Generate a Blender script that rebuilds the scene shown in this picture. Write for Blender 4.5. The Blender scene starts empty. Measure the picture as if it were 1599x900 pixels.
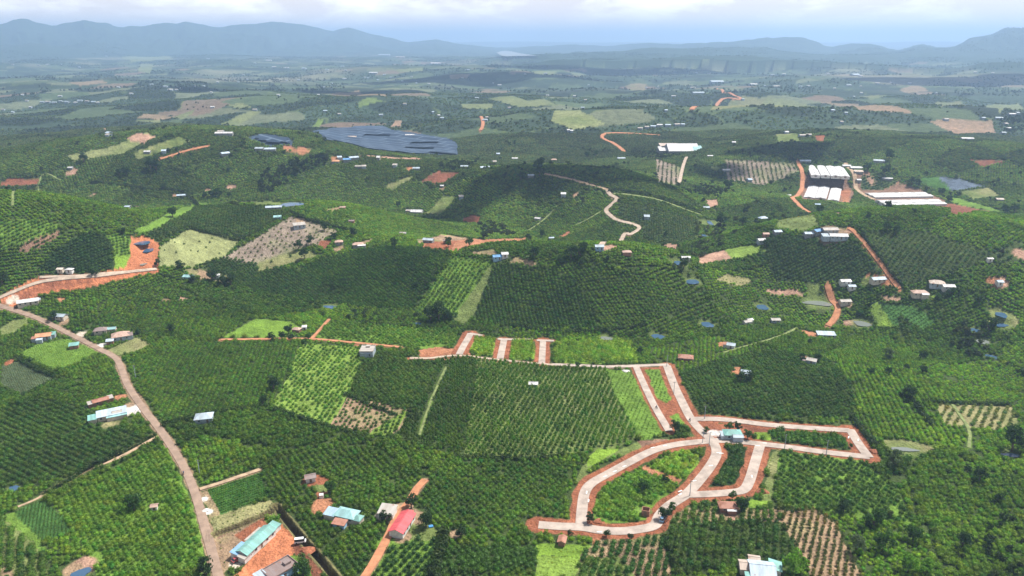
import bpy, math, random
import numpy as np
from math import radians as R, pi, sin, cos, tan, atan, atan2, sqrt
random.seed(7)
RNG = np.random.default_rng(11)
S = bpy.context.scene
COL = S.collection
# ------------------------------------------------------------------ camera, world, sun, exposure
CAM_Z = 180.0
F_PX = 1141.0
PITCH = atan((450 - 62) / F_PX)
cam = bpy.data.cameras.new('camera')
cam.sensor_width = 36.0
cam.lens = 36.0 * F_PX / 1599.0
cam.clip_start = 1.0
cam.clip_end = 90000.0
cam_o = bpy.data.objects.new('camera', cam)
COL.objects.link(cam_o)
cam_o.location = (0, 0, CAM_Z)
cam_o.rotation_euler = (pi / 2 - PITCH, 0, 0)
S.camera = cam_o
SUN_EL, SUN_AZ = R(59), R(60)          # azimuth measured from the view direction (+Y) towards +X
sd = bpy.data.lights.new('sun', 'SUN')
sd.energy = 5.0
sd.angle = R(0.55)
sd.color = (1.0, 0.955, 0.89)
sun = bpy.data.objects.new('sun', sd)
COL.objects.link(sun)
sun.rotation_euler = (pi / 2 - SUN_EL, 0, -SUN_AZ + pi)
sun.rotation_euler = (-(pi / 2 - SUN_EL), 0, -SUN_AZ)
W = bpy.data.worlds.new('World')
S.world = W
W.use_nodes = True
nt = W.node_tree
nt.nodes.clear()
def N(nt, t, **k):
    n = nt.nodes.new(t)
    for a, v in k.items():
        setattr(n, a, v)
    return n
def L(nt, a, b): nt.links.new(a, b)
wo = N(nt, 'ShaderNodeOutputWorld')
bg = N(nt, 'ShaderNodeBackground'); bg.inputs['Strength'].default_value = 0.05
sky = N(nt, 'ShaderNodeTexSky'); sky.sky_type = 'NISHITA'; sky.sun_disc = False
sky.sun_elevation = SUN_EL; sky.sun_rotation = SUN_AZ
sky.air_density = 1.0; sky.dust_density = 2.0; sky.ozone_density = 1.2
# cloud deck in the sky: noise on the direction projected to a flat layer
tc = N(nt, 'ShaderNodeTexCoord')
sep = N(nt, 'ShaderNodeSeparateXYZ'); L(nt, tc.outputs['Generated'], sep.inputs[0])
zc = N(nt, 'ShaderNodeMath', operation='MAXIMUM'); L(nt, sep.outputs[2], zc.inputs[0]); zc.inputs[1].default_value = 0.0
zp = N(nt, 'ShaderNodeMath', operation='ADD'); L(nt, zc.outputs[0], zp.inputs[0]); zp.inputs[1].default_value = 0.05
dx = N(nt, 'ShaderNodeMath', operation='DIVIDE'); L(nt, sep.outputs[0], dx.inputs[0]); L(nt, zp.outputs[0], dx.inputs[1])
dy = N(nt, 'ShaderNodeMath', operation='DIVIDE'); L(nt, sep.outputs[1], dy.inputs[0]); L(nt, zp.outputs[0], dy.inputs[1])
cmb = N(nt, 'ShaderNodeCombineXYZ'); L(nt, dx.outputs[0], cmb.inputs[0]); L(nt, dy.outputs[0], cmb.inputs[1])
no = N(nt, 'ShaderNodeTexNoise'); no.inputs['Scale'].default_value = 0.9; no.inputs['Detail'].default_value = 9; no.inputs['Roughness'].default_value = 0.6; no.inputs['Distortion'].default_value = 0.3
vst = N(nt, 'ShaderNodeVectorMath', operation='MULTIPLY'); L(nt, tc.outputs['Generated'], vst.inputs[0]); vst.inputs[1].default_value = (9, 9, 30)
L(nt, vst.outputs[0], no.inputs['Vector'])
ramp = N(nt, 'ShaderNodeValToRGB'); ramp.color_ramp.elements[0].position = 0.46; ramp.color_ramp.elements[1].position = 0.66
L(nt, no.outputs['Fac'], ramp.inputs[0])
# clouds thin out towards the horizon, where only the pale air is left
hm = N(nt, 'ShaderNodeMapRange'); hm.inputs['From Min'].default_value = 0.010; hm.inputs['From Max'].default_value = 0.034
L(nt, sep.outputs[2], hm.inputs['Value'])
mu0 = N(nt, 'ShaderNodeMath', operation='MULTIPLY'); L(nt, ramp.outputs[0], mu0.inputs[0]); L(nt, hm.outputs[0], mu0.inputs[1])
hm2 = N(nt, 'ShaderNodeMapRange'); hm2.inputs['From Min'].default_value = 0.10; hm2.inputs['From Max'].default_value = 0.5; hm2.inputs['To Min'].default_value = 1.0; hm2.inputs['To Max'].default_value = 0.25
L(nt, sep.outputs[2], hm2.inputs['Value'])
mu = N(nt, 'ShaderNodeMath', operation='MULTIPLY'); L(nt, mu0.outputs[0], mu.inputs[0]); L(nt, hm2.outputs[0], mu.inputs[1])
mixp = N(nt, 'ShaderNodeMix', data_type='RGBA'); vf = N(nt, 'ShaderNodeMapRange'); vf.inputs['From Min'].default_value = 0.03; vf.inputs['From Max'].default_value = 0.20; vf.inputs['To Min'].default_value = 0.80; vf.inputs['To Max'].default_value = 0.05
L(nt, sep.outputs[2], vf.inputs['Value']); L(nt, vf.outputs[0], mixp.inputs['Factor'])
L(nt, sky.outputs[0], mixp.inputs[6]); mixp.inputs[7].default_value = (20.5, 17.6, 15.8, 1)      # thin high veil
mixc = N(nt, 'ShaderNodeMix', data_type='RGBA')
L(nt, mu.outputs[0], mixc.inputs['Factor']); L(nt, mixp.outputs[2], mixc.inputs[6]); mixc.inputs[7].default_value = (26, 24.5, 23.5, 1)
L(nt, mixc.outputs[2], bg.inputs['Color'])
L(nt, bg.outputs[0], wo.inputs['Surface'])
S.view_settings.view_transform = 'Standard'
S.view_settings.look = 'None'
S.view_settings.gamma = 1.0
S.view_settings.exposure = 0.66
S.view_settings.use_curve_mapping = False
S.cycles.max_bounces = 6
S.cycles.diffuse_bounces = 2
S.cycles.glossy_bounces = 2
S.cycles.transmission_bounces = 2
S.cycles.volume_bounces = 2
S.cycles.transparent_max_bounces = 6
S.cycles.volume_step_rate = 20
S.cycles.use_denoising = True

# ------------------------------------------------------------------ numeric helpers
def ray_dir(u, v):
    """world direction (dx, dy, dz) with unit forward component for photograph pixel (u, v)"""
    a = (np.asarray(u, float) - 799.5) / F_PX
    b = (450.0 - np.asarray(v, float)) / F_PX
    cy, sy = cos(PITCH), sin(PITCH)
    return a, cy + b * sy, -sy + b * cy
def flat(u, v, z=0.0):
    dx_, dy_, dz_ = ray_dir(u, v)
    t = (z - CAM_Z) / dz_
    return float(dx_ * t), float(dy_ * t)
def _hash(ix, iy, seed):
    h = (ix.astype(np.int64) * 374761393 + iy.astype(np.int64) * 668265263 + seed * 1274126177) & 0xffffffff
    h = ((h ^ (h >> 13)) * 1274126177) & 0xffffffff
    return ((h ^ (h >> 16)) & 0xffffff) / float(0xffffff)
def vnoise(x, y, seed=0):
    ix, iy = np.floor(x), np.floor(y)
    fx, fy = x - ix, y - iy
    fx = fx * fx * fx * (fx * (fx * 6 - 15) + 10); fy = fy * fy * fy * (fy * (fy * 6 - 15) + 10)
    a, b = _hash(ix, iy, seed), _hash(ix + 1, iy, seed)
    c, d = _hash(ix, iy + 1, seed), _hash(ix + 1, iy + 1, seed)
    return (a * (1 - fx) + b * fx) * (1 - fy) + (c * (1 - fx) + d * fx) * fy
def fbm(x, y, seed=0, oct=4, rough=0.5):
    s, a, t = 0.0, 1.0, 0.0
    for k in range(oct):
        s = s + a * (vnoise(x * 2 ** k + 17.3 * k, y * 2 ** k - 9.1 * k, seed + k) - 0.5)
        t += a * 0.5
        a *= rough
    return s / t          # about -1..1
def sstep(a, b, x):
    t = np.clip((x - a) / (b - a), 0, 1)
    return t * t * (3 - 2 * t)
def seg_dist(x, y, pts):
    """distance of points to a polyline, with a bounding-box shortcut left to the caller"""
    d = np.full(np.shape(x), 1e9)
    for (x0, y0), (x1, y1) in zip(pts[:-1], pts[1:]):
        vx, vy = x1 - x0, y1 - y0
        l2 = vx * vx + vy * vy + 1e-9
        t = np.clip(((x - x0) * vx + (y - y0) * vy) / l2, 0, 1)
        d = np.minimum(d, np.hypot(x - x0 - t * vx, y - y0 - t * vy))
    return d

# ------------------------------------------------------------------ terrain height
# (pixel u, v the bump is centred on, height it is seen at, amplitude, sigma across, sigma along, turn)
BUMPS = [(850, 425, 14, 20, 125, 44, 0), (1000, 440, 8, 10, 50, 35, 0.2), (600, 400, 9, 10, 90, 40, -0.3),
         (500, 350, 16, 22, 85, 42, 0.25), (330, 340, 12, 14, 90, 45, 0.1),
         (80, 385, 24, 33, 88, 58, 0.0), (-90, 400, 18, 24, 90, 60, 0.0),
         (930, 285, 20, 26, 150, 55, -0.25), (1030, 330, 8, 10, 60, 45, -.3),
         (100, 252, 25, 30, 190, 90, 0.1), (380, 245, 25, 30, 150, 80, 0.4), (470, 285, 10, 12, 80, 60, 0.5),
         (620, 275, 8, 14, 120, 70, 0), (1400, 360, 22, 28, 150, 62, 0.15), (1620, 420, 15, 20, 110, 60, 0.1),
         (1180, 262, 8, 10, 90, 60, 0), (1500, 245, 22, 24, 170, 90, -0.2), (1300, 225, 18, 20, 200, 120, 0),
         (240, 210, 25, 25, 220, 110, 0.2), (880, 190, 22, 24, 230, 120, 0), (560, 165, 20, 22, 300, 150, 0),
         (1150, 190, 18, 20, 260, 130, 0.1), (1450, 190, 18, 20, 260, 120, 0)]
BUMPW = []
for u, v, z, a, sx, sy, th in BUMPS:
    BUMPW.append((*flat(u, v, z), a * 1.35, sx, sy, th))
VALLEYS = [([(380, 470), (516, 486), (600, 492), (680, 503), (800, 520), (947, 530), (1027, 526), (1104, 508), (1190, 482), (1277, 474)], -11, 30),
           ([(1090, 330), (1110, 350), (1100, 372), (1060, 412), (1081, 440), (1190, 475), (1340, 508)], -14, 45),
           ([(1340, 508), (1412, 491), (1437, 522), (1535, 534), (1549, 557), (1620, 590)], -8, 40),
           ([(440, 350), (560, 330), (660, 337), (740, 350), (850, 372), (940, 400)], -12, 55),
           ([(0, 320), (200, 330), (420, 318)], -8, 60), ([(1210, 300), (1400, 345), (1599, 400)], -8, 60)]
VALW = [([flat(u, v, -8) for u, v in p], a, s) for p, a, s in VALLEYS]
# skyline of the far range: (u, v) of the crest
CREST = [(-700, 45), (-300, 40), (0, 36), (30, 33), (65, 36), (80, 38), (130, 33), (155, 40), (190, 41), (220, 40), (245, 35), (275, 39), (290, 36), (320, 40),
         (340, 42), (365, 38), (400, 38), (425, 33), (455, 37), (490, 43), (520, 48), (543, 44), (565, 50), (590, 57), (640, 64), (680, 61),
         (730, 70), (790, 74), (860, 73), (940, 71), (1005, 66), (1050, 70), (1100, 66), (1150, 63), (1200, 57), (1240, 59), (1270, 64),
         (1300, 73), (1340, 71), (1360, 70), (1400, 76), (1440, 73), (1480, 74), (1510, 65), (1550, 57), (1570, 47), (1599, 45), (1700, 40), (1900, 55), (2300, 45)]
_cth, _csl = [], []
for u, v in CREST:
    a_, b_, c_ = ray_dir(u, v)
    _cth.append(float(a_ / b_)); _csl.append(float(c_ / np.hypot(a_, b_)))
_cth, _csl = np.array(_cth), np.array(_csl)
PADS_W = []
TRENCH_W = []      # (polyline, depth, half width)
PONDS_W = []       # (x, y, radius, level) filled later
def h_base(x, y):
    x = np.asarray(x, float); y = np.asarray(y, float)
    r = np.hypot(x, y)
    near = sstep(380, 620, y)
    far = sstep(1200, 2600, r)
    out = fbm(x / 170, y / 170, 3, 3) * (1.2 + 7.0 * near)
    lake = 1 - 0.85 * sstep(6800, 8600, r)
    out = out + far * lake * (fbm(x / 700, y / 520, 21, 4) * 46 + 4)
    m = (r > 150) & (r < 4500)
    if m.any():
        xm, ym = x[m], y[m]
        acc = np.zeros(xm.shape)
        for bx, by, a, sx, sy, th in BUMPW:
            c, s = cos(th), sin(th)
            px = (xm - bx) * c + (ym - by) * s; py = -(xm - bx) * s + (ym - by) * c
            acc += a * np.exp(-0.5 * ((px / sx) ** 2 + (py / sy) ** 2))
        for pts, a, s in VALW:
            xs = [p[0] for p in pts]; ys = [p[1] for p in pts]
            mm = (xm > min(xs) - 4 * s) & (xm < max(xs) + 4 * s) & (ym > min(ys) - 4 * s) & (ym < max(ys) + 4 * s)
            if mm.any():
                d = seg_dist(xm[mm], ym[mm], pts)
                acc[mm] += a * np.exp(-0.5 * (d / s) ** 2)
        out[m] += acc
    m = r > 5000
    if m.any():
        xm, ym, rm = x[m], y[m], r[m]
        th = xm / np.maximum(ym, 1)
        sl = np.interp(th, _cth, _csl)
        D = 11800 + 1200 * np.sin(th * 3.1 + 0.6) - 3300 * sstep(0.02, 0.3, th)
        zc_ = CAM_Z + sl * D + 36 * fbm(th * 30, th * 0 + 3, 77, 3)
        r0 = np.minimum(8900 + 500 * np.sin(th * 7), D - 2400 - 700 * sstep(0.02, 0.3, th))
        t = np.clip((rm - r0) / (D - 220 - r0), 0, 1)
        prof = np.where(rm < D, t ** 1.25, np.exp(-((rm - D) / 1500) ** 2))
        rid = 1 - np.abs(fbm(xm / 1000, ym / 1200, 31, 5, 0.55))
        gully = 1 - (1 - rid) * 2.3 * np.where(rm < D, 1 - t ** 3, 0.3 * sstep(0, 900, rm - D)) - 0.10 * (1 - t) * (rm < D)
        z = np.maximum(zc_, 10) * prof * gully
        # foothills in front, dark and separate
        for (u, v, sx, sr, amp) in ((75, 92, 330, 900, 120), (1000, 112, 420, 420, 62), (1180, 108, 420, 420, 48), (830, 108, 330, 300, 30), (1500, 122, 800, 500, 42), (330, 92, 400, 500, 30), (1050, 96, 900, 700, 70), (1450, 96, 900, 700, 60)):
            fx, fy = flat(u, v, 0)
            z = np.maximum(z, 0) + amp * np.exp(-0.5 * (((xm - fx) / sx) ** 2 + ((ym - fy) / sr) ** 2)) * (0.8 + 0.3 * rid)
        far2 = 150 * np.exp(-((rm - 22500) / 2500) ** 2) * (0.75 + 0.35 * fbm(xm / 3000, ym / 3000, 5, 3)) * 1.0
        out[m] = out[m] * (1 - sstep(8600, 10500, rm)) + z + far2
    return out
def h_final(x, y):
    h = h_base(x, y)
    x = np.asarray(x, float); y = np.asarray(y, float)
    for px, py, pr, lv in PONDS_W:
        m = (np.abs(x - px) < 2.6 * pr) & (np.abs(y - py) < 2.6 * pr)
        if m.any():
            w = np.exp(-(np.hypot(x[m] - px, y[m] - py) / (1.45 * pr)) ** 4)
            h[m] = h[m] * (1 - w) + (lv - 0.6) * w
    for px, py, pr, lv in PADS_W:
        m = (np.abs(x - px) < 1.6 * pr) & (np.abs(y - py) < 1.6 * pr)
        if m.any():
            w = np.exp(-(np.hypot(x[m] - px, y[m] - py) / pr) ** 6)
            h[m] = h[m] * (1 - w) + lv * w
    for pts, dep, hw in TRENCH_W:
        xs = [q[0] for q in pts]; ys = [q[1] for q in pts]
        m = (x > min(xs) - 6) & (x < max(xs) + 6) & (y > min(ys) - 6) & (y < max(ys) + 6)
        if m.any():
            d = seg_dist(x[m], y[m], pts)
            h[m] -= dep * (1 - sstep(hw * .75, hw * 1.25, d))
            h[m] += .5 * np.exp(-((d - hw * 1.7) / .7) ** 2)
    return h
T_STEPS = np.concatenate([np.arange(200, 1500, 4.0), 1500 * 1.006 ** np.arange(0, 520)])
def cast(u, v, hf=None):
    """where the sight line through a photograph pixel meets the ground"""
    hf = hf or h_final
    u = np.atleast_1d(np.asarray(u, float)); v = np.atleast_1d(np.asarray(v, float))
    dx_, dy_, dz_ = ray_dir(u, v)
    n = len(u)
    X = dx_[:, None] * T_STEPS[None]; Y = dy_[:, None] * T_STEPS[None]; Z = CAM_Z + dz_[:, None] * T_STEPS[None]
    G = Z - hf(X.ravel(), Y.ravel()).reshape(X.shape)
    hit = G < 0
    k = np.where(hit.any(1), hit.argmax(1), len(T_STEPS) - 1)
    k = np.maximum(k, 1)
    i = np.arange(n)
    g0, g1 = G[i, k - 1], G[i, k]
    w = np.clip(g0 / np.maximum(g0 - g1, 1e-6), 0, 1)
    t = T_STEPS[k - 1] * (1 - w) + T_STEPS[k] * w
    return np.stack([dx_ * t, dy_ * t], 1)
def densify(pts, step=25, closed=True):
    out = []
    n = len(pts)
    for i in range(n if closed else n - 1):
        a, b = pts[i], pts[(i + 1) % n]
        k = max(1, int(math.hypot(b[0] - a[0], b[1] - a[1]) / step))
        for j in range(k):
            out.append((a[0] + (b[0] - a[0]) * j / k, a[1] + (b[1] - a[1]) * j / k))
    if not closed: out.append(pts[-1])
    return out
def cast_poly(pts, closed=True, step=25):
    d = densify(pts, step, closed)
    return cast([p[0] for p in d], [p[1] for p in d])
def inside(x, y, poly):
    """crossing-number test, poly (n, 2)"""
    r = np.zeros(x.shape, bool)
    xmin, ymin = poly.min(0); xmax, ymax = poly.max(0)
    m = (x >= xmin) & (x <= xmax) & (y >= ymin) & (y <= ymax)
    if not m.any(): return r
    xm, ym = x[m], y[m]
    c = np.zeros(xm.shape, bool)
    x1, y1 = poly[-1]
    for x0, y0 in poly:
        if y0 != y1:
            c ^= ((y0 > ym) != (y1 > ym)) & (xm < (x1 - x0) * (ym - y0) / (y1 - y0) + x0)
        x1, y1 = x0, y0
    r[m] = c
    return r
def smooth(pts, k=4):
    """Catmull-Rom through world points"""
    p = [np.array(q, float) for q in pts]
    if len(p) < 3: return [tuple(q) for q in p]
    out = []
    for i in range(len(p) - 1):
        a, b, c, d = p[max(i - 1, 0)], p[i], p[i + 1], p[min(i + 2, len(p) - 1)]
        for j in range(k):
            t = j / k
            out.append(tuple(0.5 * ((2 * b) + (c - a) * t + (2 * a - 5 * b + 4 * c - d) * t * t + (3 * b - a - 3 * c + d) * t ** 3)))
    out.append(tuple(p[-1]))
    return out
# ------------------------------------------------------------------ ponds (pixel centre, half length px, half width px, turn in degrees on the ground)
PONDS = [(22, 762, 9, 4.5, 10, 'small blue pond among crops at far left of the foreground'), (125, 895, 14, 8, 10, 'dark pond by pale soil bank at the lower left'),
         (222, 379, 11, 3.6, 0, 'upper blue pond in the orange bare soil on the left'), (232, 390, 8, 3.6, 10, 'lower blue pond in the orange bare soil on the left'),
         (224, 412, 5, 2, 10, 'tiny muddy pond at the foot of the orange bare soil'), (516, 479, 11, 2.4, -15, 'narrow pond in the valley left of the dark tree clump'),
         (652, 505, 7, 2.0, 0, 'small pond just left of the dark tree clump in the valley'),
         (947, 528, 11, 2.6, 0, 'narrow valley pond above the yellow green young trees'), (1027, 525, 11, 3.6, 5, 'blue valley pond below the right end of the central hill'),
         (1104, 506, 10, 4.4, 20, 'blue oval pond under a bright bank in the valley'), (1190, 479, 10, 4.2, 0, 'bright blue pond with brown rear bank right of centre'),
         (1277, 473, 20, 4.0, -8, 'long grey pond beside the orange road'), (1347, 505, 14, 4.0, -12, 'grey blue pond with pale earth banks right of the orange road'),
         (1564, 491, 7, 5.5, -30, 'blue pond inside tan banks near the right edge'), (1565, 507, 12, 2.8, 5, 'flat lower pond inside tan banks near the right edge'),
         (1522, 515, 9, 3.2, 0, 'shaded pond behind the dark stream trees at right'), (1535, 533, 11, 4.0, -8, 'greenish pond among the dark stream trees at right'),
         (1549, 557, 9, 3.4, -10, 'small blue pond below the dark stream trees at right'), (1412, 701, 24, 2.6, -6, 'long grey green pond on the bank right of the new road'),
         (1578, 710, 13, 3.2, 0, 'blue pond at the foot of a round tree on the right edge'), (1059, 410, 6, 3.8, 0, 'little pond left of the pink and yellow plot'),
         (1081, 439, 11, 4.0, -20, 'stream pool left of the grid planted plot'), (1101, 369, 5, 3.0, 0, 'lower pool of the tree lined stream'),
         (1109, 348, 4, 4.0, 0, 'upper pool of the tree lined stream'), (455, 319, 16, 3.5, 0, 'dark blue pool beside the pale shed on the hill left of centre')]
_pc = cast([p[0] for p in PONDS], [p[1] for p in PONDS], h_base)
POND_SHAPES = []
def mpp(x, y, z=0.0):
    """metres per photograph pixel at a ground point"""
    return (y * cos(PITCH) + (CAM_Z - z) * sin(PITCH)) / F_PX
for (u, v, a, b, th, lab), (x, y) in zip(PONDS, _pc):
    z = float(h_base(np.array([x]), np.array([y]))[0])
    s = mpp(x, y, z)
    sd_ = (CAM_Z - z) / math.hypot(y, CAM_Z - z)
    ra, rb = a * s, b * s / sd_
    POND_SHAPES.append((x, y, ra, rb, R(th), z - 0.25, lab))
    PONDS_W.append((x, y, max(ra, rb) * 0.9, z))

for (u, v), pr in (((1291, 265), 58), ((1285, 299), 56), ((1413, 307), 62), ((1056, 232), 50)):
    (x, y), = cast([u], [v], h_base); PADS_W.append((x, y, pr, float(h_base(np.array([x]), np.array([y]))[0])))
# ------------------------------------------------------------------ cut ditches
for pts, dep, hw in (([(431, 791), (455, 822), (480, 852), (505, 880), (530, 912)], 3.0, 1.15), ([(334, 836), (378, 820), (424, 800)], 1.0, 1.0), ([(72, 771), (92, 760), (130, 738), (165, 722), (205, 702), (240, 681)], 1.6, .9)):
    w = cast([q[0] for q in pts], [q[1] for q in pts], h_base)
    TRENCH_W.append((smooth([tuple(q) for q in w], 4), dep, hw))
# ------------------------------------------------------------------ roads: (name, label, category kind, width m, material key, pixel polyline, shoulder m)
ROADS = [
 ('country_road', 'pinkish asphalt country road curving down the left side past the farmhouses', 4.3, 'asphalt', [(-60, 462), (0, 478), (60, 498), (115, 525), (160, 548), (181, 560), (190, 577), (200, 603), (225, 640), (247, 668), (268, 698), (290, 735), (306, 775), (319, 820), (331, 862), (342, 905), (352, 950)], 0.8, 'tan'),
 ('concrete_road', 'pale new concrete road along the bottom of the housing plots rising to the six way junction', 5.0, 'concrete', [(841, 820), (875, 822.5), (907, 823.5), (935, 828), (965, 830), (995, 827.5), (1022, 821), (1030, 806), (1045, 790), (1072, 772), (1095, 747), (1112, 724), (1119, 707), (1113, 690), (1097, 675), (1080, 656), (1066, 630), (1052, 600), (1041, 571)], 3.2, 'red'),
 ('concrete_road', 'pale new concrete road forming the left side of the loop of plots', 4.8, 'concrete', [(907, 822), (909, 795), (913, 770), (924, 755), (950, 740), (985, 721), (1020, 704), (1060, 694), (1110, 689)], 3.4, 'red'),
 ('concrete_road', 'pale new concrete road turning back round the dark plot of coffee', 4.8, 'concrete', [(1074, 773), (1105, 772), (1135, 770), (1160, 766), (1170, 752), (1178, 726), (1187, 695)], 3.4, 'red'),
 ('concrete_road', 'pale new concrete road running right from the junction below the blue roofed house', 4.6, 'concrete', [(1112, 688), (1150, 690), (1190, 694), (1240, 700), (1290, 707), (1357, 714)], 2.0, 'red'),
 ('concrete_road', 'pale new concrete road closing the far right end of the housing plots', 4.8, 'concrete', [(1357, 715), (1341, 694), (1327, 671)], 3.4, 'red'),
 ('concrete_road', 'pale new concrete road behind the blue roofed house with a red bank along it', 4.6, 'concrete', [(1079, 655), (1120, 655), (1160, 659), (1200, 664), (1265, 669), (1328, 673)], 2.6, 'red'),
 ('concrete_road', 'pale straight concrete road across the top of the housing plots', 4.2, 'concrete', [(862, 570), (900, 571), (945, 573), (990, 572), (1044, 570)], 0.8, 'tan'),
 ('concrete_road', 'narrow pale concrete lane running down beside the long grass strip', 4.2, 'concrete', [(993, 573), (1005, 600), (1022, 635), (1045, 674)], 1.8, 'red'),
 ('concrete_road', 'leftmost short concrete lane between red banks at the top', 4.6, 'concrete', [(735, 521), (726, 537), (717, 554)], 3.6, 'red'),
 ('concrete_road', 'small concrete spur leading right from the top of the leftmost short lane', 3.4, 'concrete', [(733, 521), (753, 525)], 0.8, 'red'),
 ('concrete_road', 'middle short concrete lane between red banks at the top', 4.6, 'concrete', [(787, 531), (781, 561)], 3.8, 'red'),
 ('concrete_road', 'short concrete crosspiece on top of the middle lane', 3.2, 'concrete', [(777, 530), (832, 531)], 0.8, 'red'),
 ('concrete_road', 'rightmost short concrete lane between red banks at the top', 4.4, 'concrete', [(848, 532), (846, 568)], 3.4, 'red'),
 ('concrete_road', 'short concrete crosspiece on top of the rightmost lane', 3.0, 'concrete', [(838, 532), (865, 533)], 0.8, 'red'),
 ('dirt_track', 'pale dirt track along the top edge of the dark rows', 2.6, 'pale', [(640, 560), (672, 560), (718, 556), (781, 563), (846, 569), (865, 571)], 1.0, 'red'),
 ('dirt_track', 'orange dirt track running right to the grey concrete farmhouse', 2.6, 'orange', [(345, 531), (420, 530), (485, 530), (555, 536), (628, 543)], 0.5, 'orange'),
 ('dirt_track', 'orange dirt track climbing to the plot of bright rows', 2.0, 'orange', [(514, 499), (500, 515), (486, 530)], 0.3, 'orange'),
 ('dirt_track', 'tan dirt track leading up to the red roofed house from the bottom', 3.2, 'orange', [(563, 912), (588, 872), (606, 838), (620, 808), (640, 783), (651, 764), (664, 750)], 0.3, 'tan'),
 ('dirt_track', 'sandy track from the asphalt road between two crop plots', 2.2, 'tan', [(312, 765), (345, 755), (380, 743), (406, 734)], 0.6, 'tan'),
 ('dirt_track', 'pale zigzag dirt road climbing the hill right of centre', 4.0, 'pale', [(948, 298), (953, 305), (963, 311), (955, 320), (946, 329), (954, 338), (965, 345), (998, 355), (985, 367), (970, 376), (937, 391)], 0.4, 'tan'),
 ('dirt_track', 'pale road dropping from the white factory between dark fields', 4.4, 'pale', [(1072, 246), (1066, 263), (1060, 287)], 0.3, 'tan'),
 ('dirt_track', 'winding orange dirt road left of the white barns', 5.2, 'orange', [(1246, 253), (1252, 268), (1253, 280), (1251, 298), (1237, 310), (1248, 322), (1264, 333)], 0.6, 'orange'),
 ('dirt_track', 'straight orange track down the slope from the hilltop sheds', 3.0, 'orange', [(1325, 357), (1333, 362), (1355, 387), (1382, 422), (1404, 452)], 0.5, 'orange'),
 ('dirt_track', 'short bright orange track bending between the ponds', 4.0, 'orange', [(1292, 446), (1299, 468), (1308, 486), (1293, 510)], 0.4, 'orange'),
 ('dirt_track', 'orange dirt arc in front of the white factory complex', 6.0, 'orange', [(975, 238), (957, 224), (940, 215), (950, 209), (985, 209), (1030, 212)], 0.5, 'orange'),
 ('dirt_track', 'grey brown road between the white barns', 5.0, 'tan', [(1320, 256), (1335, 280), (1337, 296), (1350, 306), (1365, 313)], 0.5, 'tan'),
 ('dirt_track', 'pale graded road across the orange bare soil on the left', 2.6, 'pale', [(-20, 474), (25, 455), (60, 442), (100, 436), (160, 431), (215, 424), (245, 421)], 0.5, 'red'),
 ('dirt_track', 'second pale road along the top of the orange bare soil on the left', 2.0, 'pale', [(62, 434), (120, 432), (165, 428), (205, 425)], 0.4, 'red'),
 ('dirt_track', 'far orange road zigzagging over bare ground right of centre', 9.0, 'orange', [(1080, 172), (1120, 163), (1156, 156), (1140, 146), (1118, 139)], 0.5, 'orange'),
 ('dirt_track', 'far orange track between fields above the netted terraces', 6.0, 'orange', [(748, 183), (754, 192), (750, 205)], 0.5, 'orange'),
 ('dirt_track', 'light footpath across the hill slope below the cloud shadow', 3.2, 'tan', [(850, 272), (900, 283), (950, 297)], 0.2, 'tan'),
 ('dirt_track', 'grassy curved path sweeping round the right hill', 3.0, 'grass', [(958, 303), (1000, 307), (1045, 318), (1095, 336)], 0.5, 'grass'),
 ('dirt_track', 'long thin path dropping across the hill left of the zigzag road', 1.8, 'grass', [(895, 354), (940, 330)], 0.3, 'grass'),
 ('dirt_track', 'thin straight path along the plots left of the hill crest', 1.5, 'grass', [(815, 365), (870, 322)], 0.2, 'grass'),
 ('dirt_track', 'long straight orange edge road left of the zigzag', 3.5, 'orange', [(240, 252), (285, 238), (325, 229)], 0.6, 'orange'),
 ('dirt_track', 'thin grass path up through the dark rows of the centre', 1.2, 'grass', [(697, 573), (680, 610), (668, 640), (655, 680)], 0.3, 'grass'),
 ('dirt_track', 'thin diagonal path between orchards at right', 1.6, 'grass', [(1130, 551), (1200, 531), (1245, 512)], 0.3, 'grass'),
 ('dirt_track', 'diagonal path beside the dark hedge at lower left', 1.3, 'tan', [(28, 792), (66, 774), (130, 742), (185, 715), (245, 683)], 0.6, 'grass'),
 ('dirt_track', 'light grass edge path between the big right hand orchards', 1.5, 'grass', [(1487, 632), (1498, 648), (1513, 672), (1513, 700)], 0.3, 'grass'),
 ('dirt_track', 'dirt track up the left hill between coffee plots', 1.6, 'grass', [(20, 322), (60, 292), (95, 282)], 0.3, 'grass'),
]
ROADW = []
ROADS = [(r_[0], r_[1], r_[2] * {'asphalt': .80, 'concrete': .91}.get(r_[3], 1.0)) + r_[3:5] + (r_[5] * (.86 if r_[3] == 'concrete' else 1),) + r_[6:] for r_ in ROADS]
for nm, lab, w, mat, pts, sh, shc in ROADS:
    p = cast([q[0] for q in pts], [q[1] for q in pts])
    ROADW.append([tuple(q) for q in p] if len(pts) < 3 else smooth(p, 5))
# ------------------------------------------------------------------ ground colours (real albedo)
GC = dict(vivid=(.44, .165, .08), coffee=(.050, .075, .022), grass=(.115, .20, .030), lime=(.16, .26, .032), ylime=(.16, .24, .045), dull=(.13, .17, .05), pale=(.24, .26, .11), straw=(.25, .23, .11),
          red=(.26, .098, .052), dred=(.19, .075, .045), orange=(.36, .165, .09), tan=(.29, .20, .125), pink=(.36, .22, .155), pinkgrey=(.25, .20, .155), brown=(.21, .125, .085),
          dark=(.022, .045, .014), crop=(.05, .12, .025), greycrop=(.075, .105, .052), cream=(.55, .47, .38), net=(.05, .075, .115), gravel=(.60, .57, .53), bluegreen=(.05, .10, .06), netl=(.10, .13, .17))
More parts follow.
